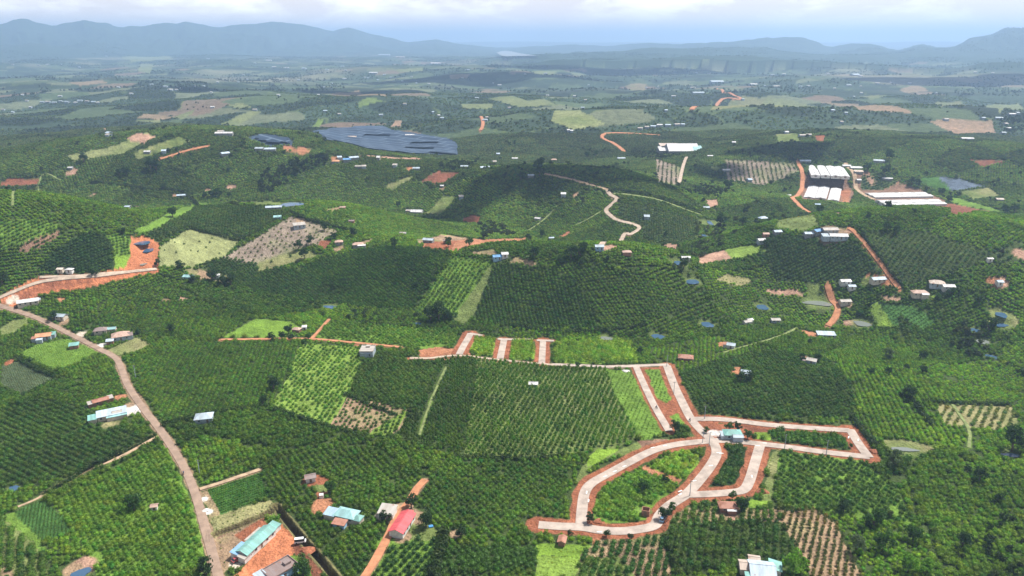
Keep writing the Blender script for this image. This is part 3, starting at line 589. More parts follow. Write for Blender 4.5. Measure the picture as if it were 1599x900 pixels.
# ------------------------------------------------------------------ buildings: where they stand and what they look like
# (name, pixel of the roof middle u, v, length, width, turn deg, wall height, roof kind, roof colour, wall colour, label, wings)
# wing: (dx, dy, length, width, wall height, roof kind, roof colour)
HOUSES = [
 ('farmhouse', 399, 842, 16.5, 5.6, 51, 3.2, 'gable', 'teal', 'white', 'long farmhouse with teal and blue roof and white side wall on red earth', [(-6.2, 1.6, 6.0, 4.2, 2.9, 'shed', 'blue'), (-7.9, -1.4, 3.4, 3.0, 2.5, 'shed', 'greytan'), (10.2, -.2, 3.2, 3.6, 2.4, 'shed', 'teal'), (3, 3.3, 8, 1.7, 2.2, 'shed', 'greytan')]),
 ('house', 437, 886, 11.0, 6.8, 38, 3.4, 'flat', 'brown', 'skyblue', 'light blue walled house with flat brown roof cut by the bottom edge', [(-6.6, 0.8, 3.4, 5.4, 3.0, 'shed', 'greyblue'), (-4.8, -3.9, 7.4, 1.8, 2.4, 'shed', 'skyblue')]),
 ('shed', 484, 741, 4.2, 3.4, 18, 2.5, 'gable', 'brown', 'white', 'little white shed with brown roof beside a red earth patch', []),
 ('house', 541, 799, 9.0, 5.6, -20, 3.0, 'hip', 'aqua', 'cream', 'pale aqua hipped roof house at the end of the red driveway', [(-6.2, -1.2, 4.6, 4.2, 2.6, 'shed', 'skyblue'), (5.4, -.8, 3.4, 3.6, 2.5, 'hip', 'teal')]),
 ('shed', 530, 812, 5.0, 2.7, -17, 2.2, 'shed', 'rust', 'skyblue', 'narrow rusty roofed shed in front of the aqua roofed house', []),
 ('house', 605, 795, 6.2, 5.2, -12, 3.0, 'shed', 'greytan', 'white', 'pale grey roofed hut just left of the red roofed house', []),
 ('house', 628, 814, 13.0, 5.8, 66, 3.1, 'gable', 'red', 'white', 'long bright red roofed house beside the tan track', [(7.6, .4, 2.4, 2.6, 2.4, 'hip', 'red')]),
 ('shed', 878, 838, 3.6, 2.6, 80, 2.2, 'gable', 'rust', 'brick', 'small rusty shed just below the bottom left concrete road', []),
 ('house', 1137, 786, 7.2, 4.4, -3, 2.8, 'hip', 'rust', 'brick', 'old rusty roofed house below the concrete road turning back', [(1.0, -2.6, 3.4, 1.6, 2.1, 'shed', 'white')]),
 ('farmhouse', 1190, 887, 8.6, 8.4, -8, 3.2, 'gable', 'paleblue', 'cream', 'large pale blue roofed farmhouse at the bottom edge', [(-5.7, 1.6, 3.4, 5.2, 2.9, 'gable', 'tanroof'), (-4.4, -4.4, 3.4, 3.6, 2.6, 'shed', 'teal')]),
 ('shed', 1178, 869, 3.6, 3.2, -12, 2.6, 'gable', 'tanroof', 'white', 'small tan roofed shed behind the large pale blue farmhouse', []),
 ('shed', 1211, 881, 5.0, 4.0, 98, 2.6, 'shed', 'teal', 'white', 'teal and white roofed shed between the pale blue farmhouse and the tan rows', []),
 ('house', 1144, 674, 8.4, 5.2, -2, 3.2, 'hip', 'teal', 'paleblue', 'blue roofed house with pale walls beside the road junction', [(1.8, -3.0, 4.6, 3.0, 2.9, 'gable', 'greyblue'), (-4.6, -.8, 2.0, 3.6, 2.4, 'shed', 'greyblue')]),
 ('house', 574, 546, 10.0, 8.2, 78, 4.2, 'flat', 'greytan', 'greyblue', 'grey concrete farmhouse standing below the orange track', [(-4.2, 1.0, 2.0, 5.0, 2.8, 'shed', 'greyblue')]),
 ('shed', 833, 595, 4.6, 3.0, -4, 2.0, 'gable', 'white', 'greyblue', 'lone small white hut among the vine columns', []),
 ('hut', 1009, 793, 3.0, 3.2, 85, 3.0, 'none', 'rust', 'brick', 'roofless narrow brick hut inside the loop of plots', []),
 ('house', 1071, 555, 8.6, 5.4, -12, 2.7, 'hip', 'rust', 'brick', 'wide rust roofed house above the straight top road', []),
 ('house', 1142, 536, 4.8, 4.2, -20, 2.7, 'gable', 'greyblue', 'white', 'grey blue roofed house with orange yard and a path leading away', [(-3.4, .2, 2.6, 2.8, 2.2, 'shed', 'rust')]),
 ('house', 1165, 579, 5.0, 4.2, -15, 2.8, 'gable', 'paleblue', 'white', 'pale roofed house with orange yard and two dark trees', []),
 ('shed', 1290, 520, 12.0, 5.0, -5, 2.8, 'shed', 'paleblue', 'greyblue', 'long pale blue shed below the bright orange track', []),
 ('house', 1268, 560, 5.2, 4.2, -25, 2.8, 'gable', 'greytan', 'greyblue', 'small grey house wrapped in dark trees amid the right orchard', [(-3.4, -1.2, 2.4, 2.2, 2.0, 'shed', 'brown')]),
 ('shed', 1320, 468, 8.0, 4.6, 3, 2.6, 'gable', 'greytan', 'cream', 'grey shed right of the bright orange track', []),
 ('house', 1437, 455, 11.0, 6.0, -8, 3.0, 'hip', 'pinkroof', 'cream', 'pinkish roofed house with pale walls above the striped plots', [(2.2, -3.4, 4.5, 3, 2.6, 'gable', 'white')]),
 ('barn', 318, 648, 8.2, 6.6, 12, 3.0, 'hip', 'greyblue', 'greyblue', 'lone pale blue hipped barn right of the asphalt road', []),
 ('farmhouse', 174, 643, 13.5, 5.6, 22, 3.0, 'shed', 'paleblue', 'cream', 'long pale blue farmhouse with white paved yard left of the asphalt road', [(-8.6, -1.2, 3.6, 4.6, 2.7, 'shed', 'teal'), (2.2, -3.4, 9.0, 1.8, 2.4, 'shed', 'aqua'), (2.4, -.6, 4.2, 2.6, 3.4, 'gable', 'greytan')]),
 ('house', 156, 622, 7.4, 4.0, 28, 2.6, 'gable', 'rust', 'brick', 'rusty roofed farmhouse behind the long pale blue farmhouse', [(-4.6, -.6, 2.6, 3.0, 2.3, 'shed', 'greytan'), (4.8, .6, 2.2, 3.2, 2.2, 'shed', 'greytan')]),
 ('house', 68, 522, 8.6, 6.0, 16, 3.0, 'gable', 'orangeroof', 'greyblue', 'orange roofed house left of the asphalt road', [(-4.6, -2.4, 3.0, 3.0, 2.4, 'shed', 'rust'), (4.6, 1.4, 2.6, 4.0, 2.6, 'shed', 'teal'), (-1.6, -5.2, 3.2, 2.0, 2.0, 'shed', 'paleblue')]),
 ('shed', 115, 536, 5.0, 3.6, 18, 2.4, 'shed', 'teal', 'brick', 'small teal shed on the grass field beside the asphalt road', []),
 ('house', 188, 522, 10.2, 8.0, 22, 3.4, 'hip', 'pinkroof', 'greyblue', 'big tan hip roofed house right of the asphalt road', [(4.4, -1.0, 4.6, 5.6, 3.0, 'gable', 'brown')]),
 ('shed', 171, 530, 3.8, 2.8, 18, 2.6, 'shed', 'paleblue', 'brick', 'small pale blue annex shed in front of the tan hip roofed house', []),
 ('house', 157, 513, 7.6, 5.6, 14, 3.0, 'hip', 'brown', 'cream', 'brown roofed house behind the big tan hip roofed house', [(6.2, .8, 4.6, 3.8, 2.5, 'gable', 'aqua')]),
 ('house', 95, 491, 6.6, 4.6, -10, 2.8, 'gable', 'greyblue', 'cream', 'grey blue roofed house half hidden behind a round dark tree', [(-3.6, .8, 2.4, 2.6, 2.4, 'shed', 'aqua')]),
 ('house', 43, 469, 12.5, 4.6, 22, 2.8, 'shed', 'white', 'cream', 'white roofed row house beside the orange project ground', [(4.6, 2.0, 5, 3.2, 2.6, 'gable', 'paleblue')]),
 ('hut', 463, 511, 5.0, 3.8, -14, 2.4, 'hip', 'pinkroof', 'brick', 'pinkish hut beside the lime green field', []),
 ('hut', 475, 508, 2.6, 2.2, 10, 2.4, 'shed', 'white', 'white', 'tiny white hut right beside the pinkish hut', []),
 ('hut', 240, 785, 2.2, 1.9, 10, 2.0, 'gable', 'pinkroof', 'white', 'tiny pink and white hut alone in the coffee at lower left', []),
 # middle distance
 ('house', 669, 373, 11, 6, -14, 3, 'gable', 'greyblue', 'white', 'grey blue house on the orange hilltop clearing', []),
 ('hut', 696, 374, 5, 4, 10, 2.6, 'gable', 'brown', 'brick', 'brown hut among trees on the orange hilltop clearing', []),
 ('house', 776, 399, 8, 6, 14, 3, 'gable', 'strongblue', 'skyblue', 'bright blue house on the hill above the young row plot', []),
 ('house', 788, 395, 6, 6, 10, 3, 'gable', 'white', 'white', 'white gabled house touching the bright blue house', []),
 ('farmhouse', 651, 329, 17, 11, -8, 4, 'gable', 'white', 'white', 'wide white roofed farmhouse in the valley left of the cloud shadow', [(-10, 2, 6, 5, 3, 'gable', 'greytan')]),
 ('farmhouse', 467, 350, 13, 8, 22, 3.2, 'shed', 'greytan', 'greyblue', 'pale roofed farm building above the pinkish sparse plot', []),
 ('house', 529, 376, 8, 6, 12, 3, 'hip', 'pinkroof', 'cream', 'pinkish house right of the small red earth patch', []),
 ('house', 559, 380, 11, 7, 8, 3, 'hip', 'pinkroof', 'white', 'low pinkish roofed house with white porch on the hill slope', [(3, -3.5, 6, 2.5, 2.5, 'shed', 'white')]),
 ('hut', 549, 342, 6, 4, 0, 2.5, 'gable', 'brown', 'brick', 'brown hut alone on the long green hill', []),
 ('hut', 535, 321, 6, 4, 5, 2.5, 'gable', 'pinkroof', 'brick', 'pink roofed hut at the end of a tan strip on the hill', []),
 ('hut', 629, 361, 7, 4, -5, 2.5, 'gable', 'greytan', 'greyblue', 'greyish hut half way along the green hill', []),
 ('farmhouse', 427, 321, 18, 6, 12, 3, 'gable', 'paleblue', 'white', 'long pale farmhouse beside the dark blue pool', []),
 ('shed', 433, 336, 8, 5, 16, 2.6, 'shed', 'aqua', 'teal', 'flat aqua shed at the left foot of the green hill', []),
 ('house', 650, 261, 11, 7, 0, 3, 'gable', 'greyblue', 'white', 'grey blue roofed house above the slanting green plot', []),
 ('farmhouse', 757, 260, 15, 8, 14, 3.4, 'gable', 'paleblue', 'white', 'pale roofed farmhouse right of the dark grove', []),
 ('hut', 690, 288, 5, 4, 0, 2.6, 'gable', 'white', 'white', 'white hut at the lower corner of the red soil plot', []),
 ('house', 725, 258, 12, 6, 0, 3, 'gable', 'greyblue', 'white', 'pale house sunk in the dark grove', []),
 ('house', 541, 248, 12, 9, 20, 4, 'gable', 'strongblue', 'skyblue', 'blue roofed house in the village strip below the netted terraces', []),
 ('farmhouse', 552, 245, 16, 8, 28, 4, 'gable', 'paleblue', 'white', 'long pale roofed building at the middle of the village strip', []),
 ('house', 591, 246, 5, 10, 0, 6, 'gable', 'white', 'white', 'tall narrow white house at the right end of the village strip', []),
 ('house', 524, 250, 12, 8, 0, 3, 'hip', 'orangeroof', 'cream', 'orange roofed house at the left end of the village strip', []),
 ('house', 560, 258, 11, 6, 0, 3, 'gable', 'greytan', 'white', 'grey roofed house just below the village strip', []),
 ('farmhouse', 422, 231, 18, 9, 8, 3, 'gable', 'paleblue', 'white', 'pale farm roof left of the netted terraces', []),
 ('farmhouse', 405, 230, 14, 8, 0, 3, 'gable', 'greyblue', 'white', 'grey blue farm roof at the left end of the far farm row', []),
 ('house', 840, 339, 8, 5, -30, 3, 'gable', 'white', 'white', 'white roofed house with a tree on the slope left of the zigzag road', []),
 ('house', 936, 384, 8, 6, 0, 3.4, 'gable', 'greyblue', 'skyblue', 'blue grey house at the lower end of the zigzag road', []),
 ('shed', 1071, 400, 8, 4, 0, 2.6, 'gable', 'white', 'white', 'white shed at the left tip of the pink and yellow plot', []),
 ('house', 1192, 339, 11, 8, 15, 4, 'hip', 'paleblue', 'white', 'pale roofed house left of the yellow green hilltop plot', []),
 ('house', 1189, 374, 8, 6, 10, 3.4, 'gable', 'white', 'greyblue', 'white house above the right end of the pink and yellow plot', []),
 ('hut', 1196, 364, 6, 5, 0, 3, 'gable', 'pinkroof', 'brick', 'pink roofed hut above the white house and its tree', []),
 ('hut', 979, 391, 8, 5, 0, 2.5, 'hip', 'pinkroof', 'brick', 'dull pink hut right of the lower end of the zigzag road', []),
 ('hut', 861, 369, 6, 4, 10, 2.5, 'gable', 'paleblue', 'white', 'pale hut left of the small orange soil strip', []),
 ('house', 804, 246, 12, 7, 0, 3, 'gable', 'white', 'white', 'small white house far off above the hill crest', []),
 ('house', 865, 248, 11, 7, 0, 3, 'hip', 'pinkroof', 'cream', 'pinkish house at the left end of the big cloud shadow', []),
 ('house', 829, 272, 9, 6, 0, 3, 'gable', 'greyblue', 'white', 'grey house beside tall dark trees at the big cloud shadow', []),
 ('house', 1103, 322, 8, 6, 0, 3, 'gable', 'greyblue', 'white', 'grey house beside the pink clearing above the stream', []),
 ('shed', 1134, 264, 13, 7, 0, 3, 'gable', 'white', 'white', 'white shed at the left side of the striped brown field', []),
 ('shed', 1109, 242, 10, 5, 0, 3, 'gable', 'white', 'white', 'white shed right of the white factory', []),
 ('house', 970, 246, 16, 8, 5, 3.4, 'gable', 'greyblue', 'white', 'grey white house in the trees left of the white factory', []),
 ('farmhouse', 1296, 357, 16, 8, 4, 3, 'gable', 'greytan', 'cream', 'grey roofed farmhouse on the hilltop at the head of the straight orange track', []),
 ('farmhouse', 1309, 367, 18, 9, -5, 3.2, 'gable', 'white', 'greyblue', 'white roofed farmhouse in front of the hilltop clearing', [(-10, -1, 5, 6, 3, 'shed', 'greyblue')]),
 ('house', 1277, 359, 10, 7, 30, 3, 'gable', 'strongblue', 'skyblue', 'blue house at the left end of the hilltop farm row', []),
 ('shed', 1263, 363, 9, 6, 0, 2.8, 'gable', 'paleblue', 'white', 'pale shed below the yellow green hilltop plot', []),
 ('shed', 1214, 360, 8, 6, 10, 2.8, 'gable', 'paleblue', 'white', 'pale shed at the left corner of the yellow green hilltop plot', []),
 ('shed', 1232, 303, 6, 4, 0, 2.6, 'gable', 'white', 'white', 'white shed left of the winding orange road', []),
 ('shed', 1277, 317, 7, 5, -10, 2.6, 'gable', 'skyblue', 'skyblue', 'light blue shed just below the lower white barns', []),
 ('house', 1320, 437, 10, 6, 4, 2.8, 'gable', 'white', 'white', 'white roofed house left of the straight orange track', []),
 ('house', 1330, 445, 5, 4, 0, 2.8, 'gable', 'paleblue', 'white', 'little pale house below the white roofed house', []),
 ('farmhouse', 1371, 434, 14, 7, 10, 3, 'gable', 'paleblue', 'cream', 'pale farmhouse right beside the straight orange track', []),
 ('house', 1464, 440, 10, 7, -18, 3, 'hip', 'tanroof', 'greyblue', 'tan roofed house right of the striped slope', []),
 ('house', 1481, 445, 8, 5, -5, 2.8, 'gable', 'white', 'white', 'white shed right beside the tan roofed house', []),
 ('house', 1561, 438, 5, 5, 0, 2.8, 'gable', 'paleblue', 'white', 'little pale house by a pinkish yard near the right edge', []),
 ('hut', 1546, 402, 5, 3, 0, 2.6, 'gable', 'white', 'white', 'tiny white hut on the dark right hill', []),
 ('hut', 1211, 497, 6, 4, 0, 2.6, 'gable', 'greytan', 'greyblue', 'grey hut right of the brown banked pond', []),
 ('hut', 1167, 500, 5.4, 3.2, 25, 2.6, 'gable', 'greytan', 'white', 'pale hut in the coffee below the brown banked pond', []),
 ('hut', 1171, 497, 4.0, 3.0, 25, 2.4, 'gable', 'white', 'white', 'small white hut adjoining the pale hut in the coffee', []),
 ('hut', 94, 418, 5, 4, 0, 2.6, 'gable', 'cream', 'cream', 'cream hut at the foot of the left dome hill', []),
 ('hut', 108, 419, 6, 4, 0, 3, 'hip', 'white', 'white', 'white hut right of the cream hut below the dome hill', []),
 ('house', 294, 430, 9, 6, -8, 2.8, 'gable', 'aqua', 'skyblue', 'aqua roofed house below the pale green plot', []),
 ('hut', 337, 428, 6, 5, 0, 3, 'hip', 'white', 'greyblue', 'white domed hut right of the aqua roofed house', []),
 ('hut', 199, 321, 5, 4, 0, 2.6, 'gable', 'paleblue', 'white', 'pale hut at the end of a tan strip in the left coffee hill', []),
 ('farmhouse', 283, 303, 13, 6, 15, 2.8, 'gable', 'paleblue', 'white', 'pale farmhouse on the long hedge over the left hill', []),
 ('house', 351, 238, 14, 9, 35, 3.4, 'gable', 'paleblue', 'white', 'pale house at the top of the straight orange edge road', []),
 ('hut', 230, 235, 10, 6, 0, 3, 'gable', 'white', 'white', 'white hut on the far slope left of the orange edge road', []),
 ('hut', 110, 260, 7, 5, 0, 3, 'gable', 'white', 'white', 'white hut on the far left hill', []),
 ('farmhouse', 350, 207, 30, 9, 4, 4, 'gable', 'white', 'white', 'long white farm roof left above the netted terraces', []),
 ('shed', 550, 213, 20, 10, 0, 3.5, 'gable', 'tanroof', 'cream', 'tan roofed shed inside the netted terraces', []),
 ('shed', 640, 210, 22, 8, 0, 3.5, 'gable', 'white', 'white', 'white shed along the upper edge of the netted terraces', []),
 ('factory', 1064, 233, 38, 34, 0, 5, 'gable', 'white', 'white', 'large white roofed factory hall with an aqua wing right of the smaller halls', [(22, -6, 14, 26, 5, 'gable', 'aqua')]),
 ('factory', 1041, 234, 22, 14, 6, 5, 'gable', 'white', 'white', 'low white factory hall left of the large factory hall', []),
 ('factory', 1044, 227, 24, 12, 0, 5, 'shed', 'tanroof', 'cream', 'tan roofed factory hall behind the low white hall', []),
 ('farmhouse', 1257, 250, 20, 8, 0, 3.5, 'gable', 'paleblue', 'white', 'pale farm roof above the head of the winding orange road', []),
 ('farmhouse', 1373, 250, 18, 9, -20, 4, 'gable', 'greyblue', 'white', 'grey blue farm roof behind the brown barn yard', []),
 ('barn', 1322, 258, 14, 8, -10, 4, 'gable', 'white', 'white', 'white barn behind the right end of the upper barn row', []),
 ('barn', 1337, 261, 20, 10, -8, 4, 'gable', 'white', 'white', 'wide white barn right of the upper barn row', []),
 ('barn', 1341, 267, 14, 9, -12, 4, 'shed', 'tanroof', 'cream', 'tan roofed barn between the wide white barn and the yard', []),
 ('shed', 1341, 280, 7, 6, 0, 4, 'gable', 'white', 'white', 'small white shed beside the road through the barn yard', []),
 ('shed', 1386, 277, 16, 5, -12, 3, 'gable', 'white', 'white', 'narrow white shed at the top edge of the brown barn yard', []),
 ('shed', 1561, 310, 10, 7, -8, 4, 'gable', 'tanroof', 'white', 'tan roofed shed on the dark field beside a track near right edge', []),
]
BARN_ROWS = [('upper row of four white barns', ['leftmost', 'second', 'third', 'rightmost'], [(1270.5, 264), (1285.5, 264.3), (1300.5, 265), (1315, 265.6)], 80, 10.5, 95),
             ('lower row of three white barns', ['leftmost', 'middle', 'rightmost'], [(1267.5, 297), (1285, 298), (1304, 301)], 80, 12.0, 86),
             ('group of four long barns at the right', ['rearmost', 'second from the rear', 'second from the front', 'front'], [(1400, 299.8), (1408, 303.2), (1419, 311), (1427, 315)], 74, 12.5, 5)]
YARDS_PX = [(484, 752, 4, 'red'), (504, 790, 5, 'orange'), (540, 812, 5, 'tan'), (607, 806, 5, 'cream'), (645, 806, 6, 'tan'), (628, 838, 4, 'tan'), (1116, 677, 4.2, 'gravel'), (1008, 798, 3, 'dull'),
            (205, 641, 6.0, 'gravel'), (200, 633, 3, 'tan'), (188, 620, 3, 'orange'), (128, 522, 4.5, 'cream'), (100, 502, 4, 'tan'), (158, 540, 3, 'gravel'), (172, 663, 5.5, 'straw'), (560, 539, 3, 'orange'), (1150, 583, 4, 'orange'),
            (1130, 537, 3.5, 'orange'), (1266, 524, 5, 'orange'), (1185, 898, 4, 'cream'), (1143, 808, 1.8, 'pink'), (1325, 476, 4, 'tan'), (322, 800, 3.2, 'gravel'), (318, 780, 2.4, 'gravel'),
            (368, 882, 3.0, 'cream'), (378, 874, 2.5, 'cream'), (134, 882, 5.5, 'pink'), (112, 891, 4, 'tan'), (95, 468, 3, 'orange'), (20, 468, 4, 'cream'), (285, 467, 3, 'pink'), (260, 469, 3, 'tan'), (630, 838, 3, 'tan'),
            (712, 834, 3, 'tan'), (470, 345, 6, 'tan'), (946, 387, 5, 'pink'), (1300, 365, 12, 'tan'), (1385, 438, 5, 'orange'), (1568, 318, 4, 'dull'), (1255, 558, 3, 'pink'),
            (900, 249, 4, 'pink'), (899, 305, 4, 'pink'), (203, 322, 4, 'tan'), (212, 324, 5, 'tan'), (275, 306, 5, 'pink'), (525, 248, 8, 'orange'), (470, 236, 14, 'orange'), (450, 232, 8, 'orange'),
            (955, 385, 4, 'pink'), (530, 389, 5, 'tan'), (320, 430, 8, 'tan'), (345, 436, 7, 'straw'), (300, 425, 5, 'straw'), (640, 264, 7, 'orange'), (772, 259, 6, 'tan'), (690, 295, 4, 'tan'),
            (1562, 441, 6, 'pink'), (1553, 441, 5, 'orange'), (1595, 398, 8, 'pink'), (1360, 283, 6, 'pink'), (1308, 333, 6, 'pink'), (145, 305, 4, 'pink'), (112, 270, 8, 'pink'), (360, 293, 7, 'pink'), (325, 297, 4, 'pink'), (1270, 452, 6, 'dull'), (1355, 440, 5, 'dull')]
def rooftop(u, v, hgt):
    """ground point whose roof, hgt above it, shows at the pixel"""
    return cast(u, v, lambda x, y: h_final(x, y) + hgt)
HOUSES = [(h[0], h[1], h[2], h[3] * ((1.25 if h[0] == 'factory' else .74) if h[2] < 440 else .95), h[4] * ((1.25 if h[0] == 'factory' else .74) if h[2] < 440 else .95)) + h[5:] for h in HOUSES]
_hp = rooftop([h[1] for h in HOUSES], [h[2] for h in HOUSES], 3.2)
def turn_at(x, y, ang):
    """ground direction that shows on the picture as the compass turn 'ang' does at the picture's middle"""
    d0 = math.hypot(x, y); dep = math.atan2(CAM_Z, d0)
    k = x / max(y, 1.0)
    vx, vy = cos(R(ang)), sin(R(ang))
    return math.degrees(math.atan2(vy, vx + k * vy))
FOOT = []
HOUSES = [h[:5] + (turn_at(q[0], q[1], h[5]),) + h[6:] for h, q in zip(HOUSES, _hp)]
for h, (x, y) in zip(HOUSES, _hp):
    FOOT.append((x, y, R(h[5]), h[3] / 2, h[4] / 2))
    for w in h[11]:
        a = R(h[5]); FOOT.append((x + w[0] * cos(a) - w[1] * sin(a), y + w[0] * sin(a) + w[1] * cos(a), a, w[2] / 2, w[3] / 2))
BARNW = []
BARN_ROWS = [(r_[0], r_[1], r_[2], r_[3], r_[4], turn_at(400, 1000, r_[5])) for r_ in BARN_ROWS]
for rw in BARN_ROWS:
    p = rooftop([q[0] for q in rw[2]], [q[1] for q in rw[2]], 4.0)
    for (x, y) in p: FOOT.append((x, y, R(rw[5]), rw[3] / 2, rw[4] / 2))
    BARNW.append(p)
_yp = cast([q[0] for q in YARDS_PX], [q[1] for q in YARDS_PX])
YARDS = [(x, y, q[2], q[3]) for q, (x, y) in zip(YARDS_PX, _yp)]
# ------------------------------------------------------------------ object helpers
def tag(o, label=None, cat=None, group=None, kind=None):
    if label: o['label'] = label
    if cat: o['category'] = cat
    if group: o['group'] = group
    if kind: o['kind'] = kind
    return o
def empty(name, loc, rz=0.0):
    o = bpy.data.objects.new(name, None); COL.objects.link(o)
    o.empty_display_size = 0.5
    o.location = loc; o.rotation_euler = (0, 0, rz)
    return o
def mesh_np(name, verts, faces, loops=4, cols=None, uv=None, smooth_=False):
    """mesh from numpy arrays; every face has the same number of corners"""
    me = bpy.data.meshes.new(name)
    verts = np.asarray(verts, np.float32); faces = np.asarray(faces, np.int32)
    me.vertices.add(len(verts)); me.vertices.foreach_set('co', verts.ravel())
    n = len(faces)
    me.loops.add(n * loops); me.loops.foreach_set('vertex_index', faces.ravel())
    me.polygons.add(n)
    me.polygons.foreach_set('loop_start', np.arange(n, dtype=np.int32) * loops)
    me.polygons.foreach_set('use_smooth', np.full(n, smooth_))
    if cols is not None:
        at = me.attributes.new('Col', 'FLOAT_COLOR', 'POINT')
        at.data.foreach_set('color', np.asarray(cols, np.float32).ravel())
    me.update(calc_edges=True)
    return me
class MB:
    """collects pieces and links them as one mesh object; material index per face"""
    def __init__(s): s.v = []; s.f = []; s.m = []
    def quad(s, a, b, c, d, m=0):
        k = len(s.v); s.v += [a, b, c, d]; s.f.append((k, k + 1, k + 2, k + 3)); s.m.append(m)
    def poly(s, pts, m=0):
        k = len(s.v); s.v += list(pts); s.f.append(tuple(range(k, k + len(pts)))); s.m.append(m)
    def box(s, x0, x1, y0, y1, z0, z1, m=0):
        k = len(s.v)
        s.v += [(x0, y0, z0), (x1, y0, z0), (x1, y1, z0), (x0, y1, z0), (x0, y0, z1), (x1, y0, z1), (x1, y1, z1), (x0, y1, z1)]
        for f in ((0, 3, 2, 1), (4, 5, 6, 7), (0, 1, 5, 4), (1, 2, 6, 5), (2, 3, 7, 6), (3, 0, 4, 7)):
            s.f.append(tuple(k + i for i in f)); s.m.append(m)
    def prism(s, pts, d, m=0):
        """extrude a planar loop by vector d"""
        n = len(pts); k = len(s.v)
        s.v += list(pts) + [(p[0] + d[0], p[1] + d[1], p[2] + d[2]) for p in pts]
        s.f.append(tuple(k + i for i in range(n))[::-1]); s.m.append(m)
        s.f.append(tuple(k + n + i for i in range(n))); s.m.append(m)
        for i in range(n):
            j = (i + 1) % n
            s.f.append((k + i, k + j, k + n + j, k + n + i)); s.m.append(m)
    def tube(s, p, r, n=6, m=0):
        """tapered tube through points p with radii r"""
        rings = []
        for i, (q, rr) in enumerate(zip(p, r)):
            a = np.array(p[max(i - 1, 0)], float); b = np.array(p[min(i + 1, len(p) - 1)], float)
            t = b - a; t /= np.linalg.norm(t) + 1e-9
            u = np.cross(t, (0.3, 0.9, 0.1)); u /= np.linalg.norm(u) + 1e-9
            w = np.cross(t, u)
            k = len(s.v)
            for j in range(n):
                c = np.array(q, float) + rr * (cos(2 * pi * j / n) * u + sin(2 * pi * j / n) * w)
                s.v.append(tuple(c))
            rings.append(k)
        for a, b in zip(rings[:-1], rings[1:]):
            for j in range(n):
                s.f.append((a + j, a + (j + 1) % n, b + (j + 1) % n, b + j)); s.m.append(m)
        s.f.append(tuple(rings[0] + j for j in range(n))[::-1]); s.m.append(m)
        s.f.append(tuple(rings[-1] + j for j in range(n))); s.m.append(m)
    def mesh(s, name, mats, smooth_=False):
        me = bpy.data.meshes.new(name)
        me.from_pydata([tuple(map(float, q)) for q in s.v], [], s.f)
        for mt in (mats if isinstance(mats, (list, tuple)) else [mats]): me.materials.append(mt)
        me.polygons.foreach_set('material_index', s.m)
        if smooth_: me.polygons.foreach_set('use_smooth', [True] * len(s.f))
        me.update()
        return me
    def build(s, name, mats, parent=None, smooth_=False):
        o = bpy.data.objects.new(name, s.mesh(name, mats, smooth_)); COL.objects.link(o)
        if parent is not None: o.parent = parent
        return o
# ------------------------------------------------------------------ materials
def mat(name, col, rough=0.85, var=0.12, scale=0.6, col2=None, metal=0.0, spec=0.2, bump=0.0, coords='Object', emit=None):
    m = bpy.data.materials.new(name); m.use_nodes = True
    nt = m.node_tree; b = nt.nodes['Principled BSDF']
    b.inputs['Roughness'].default_value = rough; b.inputs['Metallic'].default_value = metal
    b.inputs['Specular IOR Level'].default_value = spec
    tc = N(nt, 'ShaderNodeTexCoord')
    no = N(nt, 'ShaderNodeTexNoise'); no.inputs['Scale'].default_value = scale; no.inputs['Detail'].default_value = 5; no.inputs['Roughness'].default_value = 0.65
    L(nt, tc.outputs[coords], no.inputs['Vector'])
    rp = N(nt, 'ShaderNodeValToRGB'); rp.color_ramp.elements[0].position = 0.33; rp.color_ramp.elements[1].position = 0.67
    c2 = col2 or tuple(c * (1 - 2 * var) for c in col)
    c1 = tuple(min(1, c * (1 + var)) for c in col)
    rp.color_ramp.elements[0].color = (*c2, 1); rp.color_ramp.elements[1].color = (*c1, 1)
    L(nt, no.outputs['Fac'], rp.inputs[0]); L(nt, rp.outputs[0], b.inputs['Base Color'])
    if bump:
        bp = N(nt, 'ShaderNodeBump'); bp.inputs['Distance'].default_value = bump; bp.inputs['Strength'].default_value = 0.7
        n2 = N(nt, 'ShaderNodeTexNoise'); n2.inputs['Scale'].default_value = scale * 5; n2.inputs['Detail'].default_value = 3
        L(nt, tc.outputs[coords], n2.inputs['Vector']); L(nt, n2.outputs['Fac'], bp.inputs['Height']); L(nt, bp.outputs[0], b.inputs['Normal'])
    return m
